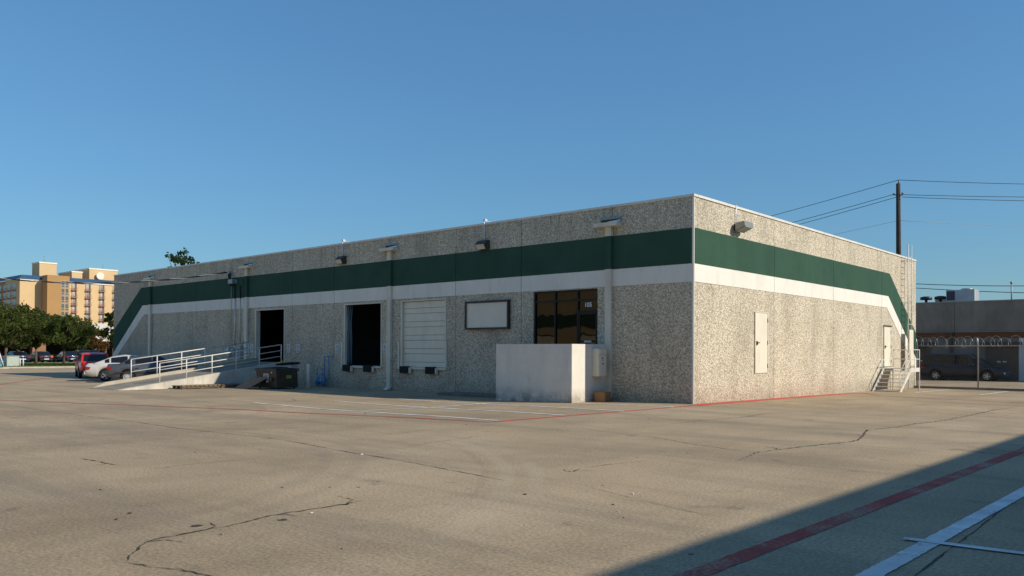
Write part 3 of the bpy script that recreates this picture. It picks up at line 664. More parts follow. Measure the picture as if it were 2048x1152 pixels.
for k, (z, wd) in enumerate(((.57, .15), (.50, .15), (.45, .1))):
    for i in range(5): m.box(.02-wd+i*wd*.42, .02-wd+i*wd*.42+wd*.3, -.580, -.5752, z, z+(.05 if k < 2 else .02))
m.build('print', 'print_dark', pl)
box('sticker', 'sticker_green', dmp, .862, .866, -.1, .16, .46, .60); box('sticker', 'placard', dmp, .42, .50, -.575, -.563, .68, .75); box('sticker', 'placard', dmp, .05, .2, -.575, -.562, .28, .38)
tb = thing('bin_liner', 'black rubbish tray resting on top of the brown dumpster', 'tray', (-18.95, -1.95, g+.95)); 
MB().prism([(-.55, -.28, .05), (.55, -.28, .13), (.58, -.33, .22), (-.6, -.33, .13)], (0, .5, 0)).build('tray', 'lid_plastic', tb); MB().prism([(-.4, -.26, 0), (.5, -.26, 0), (.5, -.26, .1), (-.4, -.26, .04)], (0, .4, 0)).build('liner', 'meter_grey', tb)
yb_ = tag(MB().lathe([(.02, 0), (.07, .03), (.06, .08), (.015, .14)], (0, 0, 0), 8).build('yellow_cap', 'yellow_bag', None, (-19.3, -2.1, g+1.10)), 'tiny yellow cap on top of the dumpster tray', 'cap')
cb = MB(); cb.prism([(-20.6, -3.62, gz(-20.6, -3.6)+.008), (-19.35, -3.75, gz(-19.3, -3.7)+.008), (-19.0, -3.02, .36), (-20.1, -2.98, .40)], (.0, .02, .035))
tag(cb.build('cardboard_sheet', 'cardboard'), 'large brown cardboard sheet leaning against the dumpster', 'cardboard')

# wooden pallets along the ramp foot
def pallet(x, y, rz, label, mt, n=6, L=1.75):
    g = gz(x, y); p = thing('wood_pallet', label, 'pallet', (x, y, g), rz, 'wooden pallets at the ramp foot')
    for yy in (-.36, 0, .36): box('runner', 'old_wood', p, -L/2, L/2, yy-.03, yy+.03, .035, .12)
    for k in range(n):
        a = -L/2+(L-.10)*k/(n-1); o = box('deck_board', mt, p, a, a+.13+.02*random.random(), -.45+.02*random.random(), .45, .121, .145+.008*random.random())
    for k in range(3): a = -L/2+(L-.10)*k/2; box('bottom_board', 'old_wood', p, a, a+.1, -.45, .45, .008, .034)
pallet(-21.6, -4.9, R(92), 'pale wooden pallet flat on the ground along the ramp wall', 'weathered_wood', 9)
pallet(-21.55, -3.05, R(88), 'darker wooden pallet between the pale pallet and cardboard sheet', 'old_wood', 7)

# bollard, blue gas piping
g = gz(-18, -1.6); bo = thing('bollard', 'pale steel bollard right of the brown dumpster', 'bollard', (-17.95, -1.62, g))
MB().lathe([(.085, -.05), (.085, 1.02), (.07, 1.07), (.03, 1.09)], n=16).build('post', 'bollard_paint', bo)
gm = thing('gas_meter', 'blue gas meters and pipework at the foot of the wall', 'gas meter', (-18.95, 0, gz(-19, 0)))
def bp(*pts, r=.022): MB().tube(pts, r, 8).build('pipe', 'blue_paint', gm)
bp((-.35, -.22, .55), (-.35, -.22, .88), (.0, -.22, .88), (.05, -.22, .5)); bp((.2, -.2, .45), (.2, -.2, 1.42), (.75, -.1, 1.42)); bp((.48, -.2, 1.40), (.52, -.2, .9), (.55, -.2, .36), (.2, -.2, .36)); bp((-.1, -.24, .62), (.25, -.22, .58)); bp((0, -.22, .86), (.2, -.2, .8), r=.018)
for x in (-.25, .16): q = MB().lathe([(.09, 0), (.13, .04), (.13, .22), (.09, .32), (.04, .36)], (x, -.26, .12), 12).build('meter_body', 'blue_paint', gm); MB().lathe([(.05, -.16), (.06, -.1)], (x, -.28, .32), 10, 'y').build('dial', 'lens', q)
for x in (-.25, .16): MB().tube([(x, -.26, -.05), (x, -.26, .13)], .03, 8).build('leg', 'blue_paint', gm)

# stair enclosure in front of the storefront
SX, SY, ST = -3.2, -1.93, 1.83
xl = ony(992, 745, SY).x
en = thing('stair_enclosure', 'solid pale stucco parapet wall screening the storefront entrance', 'wall')
MB().prism([(xl, SY, -.4), (SX-.012, SY, -.4), (SX, SY+.012, -.4), (SX, -.03, -.4), (SX-.25, -.03, -.4), (SX-.25, SY+.25, -.4), (xl, SY+.25, -.4)], (0, 0, ST+.4)).build('parapet', 'stucco', en)
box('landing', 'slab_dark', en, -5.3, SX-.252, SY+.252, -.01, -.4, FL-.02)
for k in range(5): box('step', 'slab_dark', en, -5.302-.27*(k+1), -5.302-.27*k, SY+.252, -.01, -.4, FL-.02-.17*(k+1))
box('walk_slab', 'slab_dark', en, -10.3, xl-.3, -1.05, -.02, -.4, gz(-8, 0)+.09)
ub = thing('utility_box', 'cream steel utility cabinet hung on the side of the parapet wall', 'utility box', (SX+.002, -.62, 1.24))
MB().box(.0, .26, -.24, .20, -.45, .45, bev=.008).build('cabinet', 'cream_paint', ub); box('door', 'door_paint', ub, .261, .275, -.21, .17, -.42, .25); box('flap', 'door_paint', ub, .261, .283, -.21, .17, .265, .43)
box('sticker', 'placard', ub, .2755, .279, -.14, .06, .05, .2); m = MB(); m.box(.2795, .281, -.08, 0, .12, .17); m.box(.2795, .281, -.11, .04, .07, .09); m.build('print', 'tail_red', ub); box('latch', 'bronze_frame', ub, .2755, .295, -.06, .0, -.06, -.03)
box('hinge', 'bronze_frame', ub, .1, .2, .201, .214, -.3, .3)
cbx = thing('cardboard_box', 'small orange brown box on the ground below the utility cabinet', 'box', (SX+.33, -.72, gz(-2.9, -.7)), R(4))
MB().box(-.2, .2, -.19, .19, .003, .32, bev=.006).build('carton', 'cardboard_bright', cbx); MB().box(-.21, .21, -.2, -.01, .322, .33).build('flap', 'cardboard_bright', cbx)

# steel stair at the far sunny door
g = gz(1, 17); stt = thing('steel_stair', 'white steel stair and landing at the far door on the sunlit wall', 'stair', (0, 0, 0))
X0, X1 = .12, 1.28; YL, YE, YT = 17.75, 19.2, 16.15; ZL = .88
for x in (X0, X1): MB().prism([(x-.02, YT-.02, g), (x-.02, YT+.22, g), (x-.02, YL+.12, ZL-.17), (x-.02, YE, ZL-.17), (x-.02, YE, ZL+.02), (x-.02, YL, ZL+.02)], (.04, 0, 0)).build('stringer', 'rail_paint', stt)
n = 6
for k in range(n):
    f = (k+.35)/n; z = g+(ZL-g)*f; y = YT+.05+(YL-YT)*f; box('tread', 'alu', stt, X0+.022, X1-.022, y, y+.25, z-.03, z)
box('landing', 'alu', stt, X0+.022, X1-.022, YL+.02, YE, ZL-.03, ZL)
for x in (X0, X1):
    for y in (YE-.04,): box('leg', 'rail_paint', stt, x-.025, x+.025, y-.025, y+.025, gz(x, y)-.03, ZL-.171)
tube = lambda nm, *p: MB().tube(p, .019, 8).build(nm, 'rail_paint', stt)
HR = .86
tube('post', (X1, YT+.05, g), (X1, YT+.05, g+HR)); tube('rail', (X1, YT+.05, g+HR), (X1, YL-.02, ZL+HR), (X1, YE, ZL+HR)); tube('rail', (X1, YT+.05, g+.42), (X1, YL-.02, ZL+.42), (X1, YE, ZL+.42))
tube('post', (X1, YL, ZL), (X1, YL, ZL+HR)); tube('post', (X1, YE, ZL), (X1, YE, ZL+HR))
tube('rail', (X1, YE, ZL+HR), (X0, YE, ZL+HR)); tube('rail', (X1, YE, ZL+.42), (X0, YE, ZL+.42)); tube('post', (X0, YE, ZL), (X0, YE, ZL+HR))
tube('rail', (X0-.03, YT, g+.05), (X0-.03, YT, g+.38), (X0-.03, YL-.1, ZL+.38), (X0-.03, YL+.3, ZL+.38)); tube('post', (X0-.03, YL-.1, ZL-.1), (X0-.03, YL-.1, ZL+.38))

# roof ladder with security guard
la = thing('roof_ladder', 'pale steel roof ladder with a locked guard at the far corner', 'ladder', (0, 0, 0))
XL, Y0, Y1 = .30, 20.95, 21.52
for y in (Y0, Y1): MB().tube([(XL, y, 1.35), (XL, y, 7.0)], .026, 8).build('rail', 'rail_paint', la)
z = 1.5
while z < 6.5: MB().tube([(XL, Y0, z), (XL, Y1, z)], .014, 6).build('rung', 'rail_paint', la); z += .305
for z in (1.9, 4.1, 6.2):
    for y in (Y0, Y1): MB().box(.002, XL, y-.02, y+.02, z-.008, z+.008).build('bracket', 'rail_paint', la)
box('ladder_guard', 'door_paint', la, XL+.05, XL+.075, Y0-.04, Y1+.05, .95, 2.75); box('guard_flange', 'door_paint', la, XL-.10, XL+.049, Y1+.03, Y1+.05, .95, 2.75)

# ------------------------------------------------------------------ fence with razor coil
FY = 23.15
fe = thing('chain_link_fence', 'chain link fence topped with razor coil beyond the warehouse corner', 'fence')
posts = [.12, 2.92, 5.75, 8.6]
gf = lambda x: gz(x, FY)
for x in posts: MB().tube([(x, FY, gf(x)-.1), (x, FY, gf(x)+2.22), (x-.0, FY-.22, gf(x)+2.55)], .034 if x > 1 else .03, 8).build('post', 'galvanised', fe)
MB().tube([(posts[0], FY, gf(0)+2.18), (posts[-1], FY, gf(8)+2.18)], .021, 8).build('top_rail', 'galvanised', fe)
m = MB(); zb, zt = gf(3)+.12, gf(3)+2.16; hgt = zt-zb; sp = .085; w_ = .0013
x = posts[0]-hgt
while x < posts[-1]:
    for dr in (1, -1):
        xa, xb = (x, x+hgt) if dr == 1 else (x+hgt, x)
        za, zc = zb, zt; lo, hi = posts[0], posts[-1]
        def cl(xx): return za+(zc-za)*(xx-xa)/(xb-xa)
        a_, b_ = max(min(xa, xb), lo), min(max(xa, xb), hi)
        if b_-a_ > .02: m.tube([(a_, FY-.03+.003*dr, cl(a_)), (b_, FY-.03+.003*dr, cl(b_))], w_, 3, cap=False)
    x += sp
o = m.build('wire_mesh', 'dull_wire', fe); o['kind'] = 'stuff'
m = MB(); pts = []
nl = 21
for k in range(nl*16):
    t = k/16; rr = .25+.03*math.sin(t*2.3); pts.append((posts[0]-.1+t*.40+.07*math.sin(t*1.7)-.19*math.cos(6.283*t), FY-.06+.16*math.cos(6.283*t), gf(3)+2.38+rr*math.sin(6.283*t)+.04*math.sin(t*3)))
m.tube(pts, .008, 5); m.build('razor_coil', 'galvanised', fe)
fk = MB(); fk.box(posts[0]-.1, posts[-1], FY-.12, FY+.12, gf(3)-.2, gf(3)+.11); fk.build('fence_kerb', 'slab_dark', fe)

# ------------------------------------------------------------------ grey building behind the fence
BY = 40.2; BZ = gz(0, 40); BH = 5.12
gb = thing('grey_building', 'dark grey concrete building with brown band behind the fence', 'building')
bx = [-30, -22, -14, -7, -2.05, 6.2, 14, 24, 40]
for a, b in zip(bx[:-1], bx[1:]):
    box('wall_panel', 'grey_wall', gb, a+.01, b-.01, BY, BY+.25, BZ-.3, BH); box('coping', 'lamp_grey', gb, a+.003, b-.003, BY-.03, BY+.3, BH+.001, BH+.07)
    box('brown_band', 'brown_band', gb, a+.01, b-.01, BY-.02, BY-.001, 2.62, 3.02)
    box('ledge', 'grey_wall', gb, a+.01, b-.01, BY-.1, BY-.001, 3.021, 3.12)
box('side_wall', 'grey_wall', gb, -30, -29.75, BY+.26, BY+25, BZ-.3, BH); box('side_wall', 'grey_wall', gb, 39.75, 40, BY+.26, BY+25, BZ-.3, BH); box('roof', 'roof_felt', gb, -29.7, 39.7, BY+.3, BY+25, BH-.4, BH-.2)
def bays(px0, px1):
    a, b = ony(px0, 720, BY).x, ony(px1, 720, BY).x
    d = bpy.data.objects.new('double_door', None); C.objects.link(d); d.parent = gb
    m_ = (a+b)/2; box('leaf', 'brown_door', d, a, m_-.01, BY-.06, BY-.012, BZ+.02, 2.05); box('leaf', 'brown_door', d, m_+.01, b, BY-.06, BY-.012, BZ+.02, 2.05)
    box('awning', 'brown_door', d, a-.25, b+.25, BY-.4, BY-.101, 2.15, 2.34)
    for x in (m_-.28, m_+.06): box('notice', 'white_strip', d, x, x+.22, BY-.068, BY-.061, .98, 1.08)
bays(1972, 2036); bays(1838, 1862)
box('white_pier', 'white_strip', gb, ony(2038, 700, BY).x, ony(2062, 700, BY).x, BY-.05, BY-.0015, BZ, 2.6)
x = ony(1903, 700, BY).x; box('downspout', 'brown_door', gb, x-.08, x+.08, BY-.16, BY-.021, BZ, 3.0)
box('lower_paint', 'grey_wall', gb, ony(1866, 700, BY).x, ony(1968, 700, BY).x, BY-.012, BY-.002, BZ, 2.6)
# roof items
P = ony(1925, 590, BY+5); hv = thing('rooftop_unit', 'pale square air conditioning unit on the grey roof', 'air conditioner', (P.x, BY+5, BH-.2))
MB().box(-.95, .95, -.7, .7, 0, 1.12+.25, bev=.02).build('casing', 'hvac', hv); box('louvre', 'print_dark', hv, -.9, -.35, -.716, -.702, .6, 1.28); MB().lathe([(.4, 0), (.4, .1)], (.3, 0, 1.37), 16).build('fan_ring', 'lamp_grey', hv)
P = ony(1868, 595, BY+5); rv = thing('roof_vent', 'two dark mushroom vents on the grey roof', 'roof vent', (P.x, BY+5, BH-.2))
for x in (-.55, .45): MB().lathe([(.1, 0), (.1, .72), (.42, .74), (.42, .94), (.2, 1.0)], (x, 0, 0), 14).build('vent_cap', 'sign_frame', rv)
P = ony(1889, 595, BY+7); tag(MB().box(-.55, .55, -.5, .5, 0, 1.02, bev=.02).build('roof_hatch', 'tan_wall', None, (P.x, BY+7, BH-.2)), 'tan roof curb box between the vents and air conditioner', 'roof hatch')
P = ony(2023, 600, BY+3); mp = thing('roof_mast', 'thin metal mast standing on the grey roof edge', 'mast', (P.x, BY+3, BH-.2)); MB().tube([(0, 0, 0), (0, 0, 1.55)], .045, 8).build('pole', 'lamp_grey', mp); MB().lathe([(.03, 1.55), (.1, 1.58), (.1, 1.66), (.03, 1.7)], n=8).build('cap', 'lamp_grey', mp)

# ------------------------------------------------------------------ utility pole and wires
def sagwire(a, b, sag, n=24): 
    a, b = Vector(a), Vector(b); return [a+(b-a)*(k/n)+Vector((0, 0, -4*sag*(k/n)*(1-k/n))) for k in range(n+1)]
PX, PY = -3.05, 31.0
pt = lambda y: CAM.z + 0  # (kept simple)
def zat(px, py, X, Y):
    d = ray(px, py); dd = (Vector((X, Y, 0))-Vector((CAM.x, CAM.y, 0))); t = (dd.x*_fw.x+dd.y*_fw.y)/(d.x*_fw.x+d.y*_fw.y+0)
    return CAM.z + d.z*t
zp = zat(1797, 367, PX, PY)
up = thing('utility_pole', 'dark wooden utility pole rising behind the warehouse roof', 'utility pole', (PX, PY, gz(PX, PY)))
MB().tube([(0.12, 0, -.2), (.06, 0, 4), (0, 0, 8), (-.02, 0, zp-gz(PX, PY))], .19, 12, r1=.125).build('pole', 'pole_wood', up)
ztop, zm1, zm2, zlow = zp+.22, zat(1797, 388, PX, PY), zat(1797, 392, PX, PY), zat(1797, 441, PX, PY)
q = lambda z: z-gz(PX, PY)
MB().lathe([(.02, 0), (.05, .04), (.03, .1), (.05, .15), (.02, .2)], (0, 0, q(zp)), 10).build('insulator', 'porcelain', up)
for sx in (-.22, .2): MB().tube([(0, 0, q(zm1)-.1), (sx*1.1, -.05, q(zm1)-.03)], .03, 8).build('bracket', 'galvanised', up); MB().lathe([(.05, -.05), (.07, 0), (.05, .06)], (sx*1.25, -.05, q(zm1)), 10).build('insulator', 'porcelain', up)
LP = Vector((-62, 46, 0)); RP = Vector((30, 66, 0))
def wire(name, label, a, b, sag, r, mt='cable_black'):
    return tag(MB().tube(sagwire(a, b, sag), r, 6).build(name, mt), label, 'wire', 'overhead power wires')
wire('overhead_wire', 'topmost wire running left from the pole top', (PX, PY, ztop), (LP.x, LP.y, ztop-2.6), 1.0, .017)
wire('overhead_wire', 'upper of the middle wires left of the pole', (PX-.28, PY-.05, zm1), (LP.x, LP.y, zm1-2.6), 1.1, .017)
wire('overhead_wire', 'lower of the middle wires left of the pole', (PX+.24, PY-.05, zm2), (LP.x+1, LP.y, zm2-2.9), 1.1, .017)
wire('overhead_wire', 'thin low wire left of the pole above the roof edge', (PX, PY, zlow), (LP.x, LP.y, zlow-1.4), .9, .010, 'cable_silver')
wire('overhead_wire', 'topmost wire running right from the pole top', (PX, PY, ztop), (RP.x, RP.y, ztop+2.6), .9, .017)
wire('overhead_wire', 'upper of the middle wires right of the pole', (PX-.28, PY-.05, zm1), (RP.x, RP.y, zm1+2.4), .7, .017)
wire('overhead_wire', 'lower of the middle wires right of the pole', (PX+.24, PY-.05, zm2-.1), (RP.x, RP.y, zm2+2.2), .8, .017)
wire('overhead_wire', 'thin low wire right of the pole', (PX, PY, zlow), (RP.x, RP.y, zlow+1.3), .8, .010, 'cable_silver')
def between(px0, py0, Y0, px1, py1, Y1): return ony(px0, py0, Y0), ony(px1, py1, Y1)
a, b = between(1800, 566, 72, 2110, 571, 72); wire('overhead_wire', 'upper of the two far wires above the grey building', a, b, .15, .035)
a, b = between(1800, 574, 72, 2110, 587, 72); wire('overhead_wire', 'lower of the two far wires above the grey building', a, b, .1, .035)
# service drop coming in from the street on the left
SP = Vector((-38.5, -11.3, 0)); zs = 5.85
sp_ = thing('utility_pole', 'wooden street pole just outside the left edge carrying the service drop', 'utility pole', (SP.x, SP.y, gz(SP.x, SP.y)))
MB().tube([(0, 0, -.2), (0, 0, 9.5)], .16, 10, r1=.11).build('pole', 'pole_wood', sp_)
sdw = thing('service_drop', 'twisted black and bare service cable sagging across to the wall', 'wire')
a, b = Vector((SP.x, SP.y, zs)), Vector((-27.5, -.16, 5.72))
P = sagwire(a, b, .72, 60)
for k, mt in ((0, 'cable_black'), (1, 'cable_black'), (2, 'cable_silver')):
    MB().tube([p+Vector((0, .022*math.cos(i*1.1+k*2.1), .024*math.sin(i*1.1+k*2.1))) for i, p in enumerate(P)], .021, 5).build('strand', mt, sdw)

# ------------------------------------------------------------------ cars
def lerp_profile(pr, s):
    for (a, za), (b, zb) in zip(pr[:-1], pr[1:]):
        if s <= b: 
            t = (s-a)/(b-a) if b > a else 0; return za+(zb-za)*t
    return pr[-1][1]
def grid_obj(name, m, parent, P, cells, smooth=True):
    used = {}; mb = MB()
    for c in cells:
        f = []
        for k in c:
            if k not in used: used[k] = len(mb.v); mb.v.append(tuple(P[k]))
            f.append(used[k])
        if smooth: mb.smooth.add(len(mb.f))
        mb.f.append(tuple(f))
    return mb.build(name, m, parent)
def make_car(name, label, L, W, lower, cabin, wheels, wr, paint, rim, group, sill=.24, tail='tail_red', spokes=5, glass_from=None, rear_glass=True, wr_in=.74, pillars=(), group_none=False):
    """local frame: rear bumper at x=0, nose at +x, centred on y, ground at z=0"""
    car = thing(name, label, 'car', (0, 0, 0), 0, group); hw = W/2
    N = 72; st = [L*k/N for k in range(N+1)]; P = {}; rings = 13
    for i, s in enumerate(st):
        e = abs(s-L/2)/(L/2); wd = hw*(1-.16*e**7-.03*e**2); zt = lerp_profile(lower, s); zb = sill+.10*max(0, e-.86)/.14
        for ws in wheels:
            r = wr+.055
            if abs(s-ws) < r: zb = max(zb, wr-.01+math.sqrt(r*r-(s-ws)**2))
        zt = max(zt, zb+.05); zm = zb+(zt-zb)*.45; zs_ = zb+(zt-zb)*.86
        half = [(0, zb), (wd*.86, zb), (wd*.97, zb+min(.05, .2*(zt-zb))), (wd, zm), (wd*.975, zs_), (wd*.90, zt), (0, zt+.035)]
        ring = [(y, z) for y, z in half] + [(-y, z) for y, z in half[-2:0:-1]]
        for j, (y, z) in enumerate(ring): P[i, j] = (s, y, z)
    n = 12
    cells = [((i, j), (i+1, j), (i+1, (j+1) % n), (i, (j+1) % n)) for i in range(N) for j in range(n)]
    cells += [tuple((0, j) for j in range(n)), tuple((N, j) for j in range(n))[::-1]]
    grid_obj('body', paint, car, P, cells)
    # cabin
    s0, s1 = cabin[0][0], cabin[-1][0]; K = 40; Q = {}; zmax = max(z for _, z in cabin)
    for i in range(K+1):
        s = s0+(s1-s0)*i/K; zr = lerp_profile(cabin, s); bl = lerp_profile(lower, s)-.01; zr = max(zr, bl+.005)
        t = (zr-bl)/(zmax-bl); e = abs(s-L/2)/(L/2); wb = hw*(.91-.03*e**2); wt = wb*(1-t)+hw*wr_in*t
        half = [(wb, bl), (wb+(wt-wb)*.12, bl+(zr-bl)*.10), (wb+(wt-wb)*.84, bl+(zr-bl)*.86), (wt*.93, zr-.008*t), (wt*.55, zr+.012*t), (0, zr+.022*t)]
        ring = half+[(-y, z) for y, z in half[-2::-1]]
        for j, (y, z) in enumerate(ring): Q[i, j] = (s, y, z)
    sr0, sr1 = cabin[1][0], cabin[-2][0]
    groups = {'roof': [], 'rear_window': [], 'windshield': []}; sides = {}; run = 0; was = False
    for i in range(K):
        sc_ = s0+(s1-s0)*(i+.5)/K
        if any(abs(sc_-pp) < .04 for pp in pillars): run += 1 if was else 0; was = False
        else: was = True
        for j in range(10):
            side = j in (1, 8); top = j in (3, 4, 5, 6)
            inn = (sr0-.35 < sc_ < sr1+.35) and lerp_profile(cabin, sc_)-lerp_profile(lower, sc_) > .09
            if side and inn and not any(abs(sc_-pp) < .04 for pp in pillars): g_ = None; sides.setdefault((j, run), []).append(((i, j), (i+1, j), (i+1, j+1), (i, j+1)))
            elif top and sc_ < sr0-.06 and rear_glass and sc_ > s0+.07: g_ = 'rear_window'
            elif top and sc_ > sr1+.06 and sc_ < s1-.05: g_ = 'windshield'
            else: g_ = 'roof'
            if g_: groups[g_].append(((i, j), (i+1, j), (i+1, j+1), (i, j+1)))
    groups['roof'] += [tuple((0, j) for j in range(11)), tuple((K, j) for j in range(11))[::-1]]
    for cl_ in sides.values(): grid_obj('side_window', 'car_glass', car, Q, cl_)
    for g_, cl_ in groups.items():
        if cl_: grid_obj(g_, paint if g_ == 'roof' else 'car_glass', car, Q, cl_)
    # wheels
    for ws in wheels:
        for sd in (-1, 1):
            wh_ = bpy.data.objects.new('wheel', None); C.objects.link(wh_); wh_.parent = car; wh_.location = (ws, sd*(hw-.11), wr)
            a = 1 if sd > 0 else -1
            MB().lathe([(wr*.62, -.10), (wr*.93, -.10), (wr, -.06), (wr, .06), (wr*.93, .10), (wr*.66, .10), (wr*.62, .07)], n=28, axis='y', cap=False).build('tyre', 'tyre', wh_)
            mb = MB(); mb.lathe([(wr*.60, -.05), (wr*.66, a*.085), (wr*.60, a*.095), (wr*.56, a*.07)] if a > 0 else [(wr*.56, a*.07), (wr*.60, a*.095), (wr*.66, a*.085), (wr*.60, .05)], n=28, axis='y', cap=False); mb.build('rim_ring', rim, wh_)
            mb = MB()
            for k in range(spokes):
                t = 6.283*k/spokes; ca, sa = math.cos(t), math.sin(t); hwid = wr*(.12 if spokes < 9 else .07); r0, r1_ = .05*wr, wr*.6
                pts = [(r0*ca-hwid*sa, a*.09, r0*sa+hwid*ca), (r1_*ca-hwid*.8*sa, a*.085, r1_*sa+hwid*.8*ca), (r1_*ca+hwid*.8*sa, a*.085, r1_*sa-hwid*.8*ca), (r0*ca+hwid*sa, a*.09, r0*sa-hwid*ca)]
                mb.prism(pts, (0, -a*.03, 0))
            mb.lathe([(wr*.16, min(a*.06, a*.1)), (wr*.16, max(a*.06, a*.1))], n=12, axis='y'); mb.build('spokes', rim, wh_)
            MB().lathe([(wr*.55, -.02), (wr*.55, .02)], (0, a*.035, 0), 20, 'y').build('hub', 'car_trim', wh_)
    zt0 = lerp_profile(lower, .05)
    for sd in (-1, 1):
        y0, y1 = sd*hw*.52, sd*hw*.86
        MB().box(-.012, .16, min(y0, y1), max(y0, y1), zt0-.24, zt0-.07, bev=.015).build('tail_light', tail, car)
        MB().box(.02, .30, sd*hw*.87-.05 if sd > 0 else sd*hw*.87-.015, sd*hw*.87+.015 if sd > 0 else sd*hw*.87+.05, zt0-.23, zt0-.08, bev=.01).build('tail_light', tail, car)
        zh = lerp_profile(lower, L-.12); MB().box(L-.22, L-.005, min(sd*hw*.5, sd*hw*.83), max(sd*hw*.5, sd*hw*.83), zh-.20, zh-.06, bev=.02).build('headlight', 'head_clear', car)
        ms = cabin[-2][0]+.25; zmr = lerp_profile(lower, ms)
        MB().box(ms-.06, ms+.09, min(sd*hw*.93, sd*(hw+.13)), max(sd*hw*.93, sd*(hw+.13)), zmr+.02, zmr+.15, bev=.02).build('mirror', paint, car)
        for hs in pillars[:2]: MB().box(hs+.06, hs+.22, min(sd*hw*.985, sd*(hw+.012)), max(sd*hw*.985, sd*(hw+.012)), zt0-.17, zt0-.135).build('door_handle', 'car_trim' if 'grey' in paint else paint, car)
    MB().box(-.06, .14, -hw*.80, hw*.80, sill+.12, sill+.32, bev=.03).build('rear_bumper', paint, car); MB().box(L-.14, L+.05, -hw*.78, hw*.78, sill+.08, sill+.28, bev=.03).build('front_bumper', paint, car)
    MB().box(-.068, -.061, -.26, .26, sill+.20 if tail != 'x' else 0, sill+.31).build('plate', 'placard', car)
    return car
def at_xy(px, X): rr = ray(px, 720); return CAM.y+rr.y*(X-CAM.x)/rr.x
def place(o, x, y, rz): o.location = (x, y, gz(x, y)); o.rotation_euler = (0, 0, rz)
sedan_low = [(0, .80), (.1, .92), (.95, .98), (1.6, .96), (3.1, .94), (3.4, .92), (4.3, .80), (4.62, .66), (4.7, .55)]
sedan_cab = [(.42, .97), (1.30, 1.32), (1.9, 1.42), (2.5, 1.40), (3.4, .92)]
c = make_car('parked_sedan', 'silver sedan parked nose to the wall between red wagon and grey sedan', 4.7, 1.78, sedan_low, sedan_cab, (.98, 3.68), .315, 'paint_silver', 'rim', 'cars parked by the warehouse wall', pillars=(1.22, 2.1), tail='tail_red')
place(c, -34.0, -4.85, R(68))
boxy_low = [(0, .80), (.06, .93), (.9, .96), (1.5, .95), (3.1, .93), (3.35, .91), (4.35, .82), (4.6, .70), (4.68, .55)]
boxy_cab = [(.55, .95), (1.15, 1.30), (1.7, 1.39), (2.5, 1.38), (3.35, .92)]
c = make_car('parked_sedan', 'dark grey boxy sedan parked behind the ramp railing', 4.68, 1.74, boxy_low, boxy_cab, (.95, 3.62), .31, 'paint_grey', 'rim_cover', 'cars parked by the warehouse wall', pillars=(1.25, 2.15), spokes=12)
MB().box(.3, 4.4, -.90, -.872, .50, .55).build('side_moulding', 'car_trim', c); MB().box(.3, 4.4, .872, .90, .50, .55).build('side_moulding', 'car_trim', c)
place(c, -31.2, -4.85, R(68))
# red pickup heading away
pk_low = [(0, .90), (.05, .98), (1.9, .98), (2.1, .98), (3.6, .98), (3.8, .97), (4.7, .92), (4.85, .70)]
pk_cab = [(.03, .98), (.20, 1.42), (.6, 1.52), (2.9, 1.50), (3.85, .97)]
pk = make_car('red_wagon', 'red wagon seen from behind, beyond the silver sedan', 4.7, 1.72, pk_low, pk_cab, (.95, 3.75), .34, 'paint_red', 'rim_cover', 'cars parked by the warehouse wall', pillars=(1.1, 2.3), sill=.32, wr_in=.8)
MB().prism([(.045, -.64, 1.02), (.045, .64, 1.02), (.19, .57, 1.40), (.19, -.57, 1.40)], (-.025, 0, .008)).build('rear_window', 'car_glass', pk)
MB().box(-.03, -.002, -.62, .62, .50, .955, bev=.008).build('tailgate', 'paint_red', pk); MB().box(-.036, -.031, -.07, .07, .80, .86).build('badge', 'chrome', pk)
MB().box(-.075, .02, -.78, .78, .34, .47, bev=.02).build('bumper_strip', 'car_trim', pk)
yy = at_xy(191, -37.9); place(pk, -37.9, yy, R(163))
# minivan behind the fence
mv_low = [(0, .98), (.05, 1.02), (3.6, 1.0), (4.0, .98), (4.75, .84), (5.0, .62), (5.06, .55)]
mv_cab = [(.04, 1.02), (.26, 1.70), (.8, 1.82), (2.95, 1.80), (4.25, .98)]
mv = make_car('parked_minivan', 'black minivan parked behind the chain link fence', 5.06, 1.96, mv_low, mv_cab, (1.0, 4.03), .34, 'paint_black', 'rim', None, pillars=(.95, 2.0, 3.05), spokes=5, wr_in=.78)
rr = ray(1847, 740); t = (38.55-CAM.y)/rr.y; place(mv, CAM.x+rr.x*t, 38.55, 0)
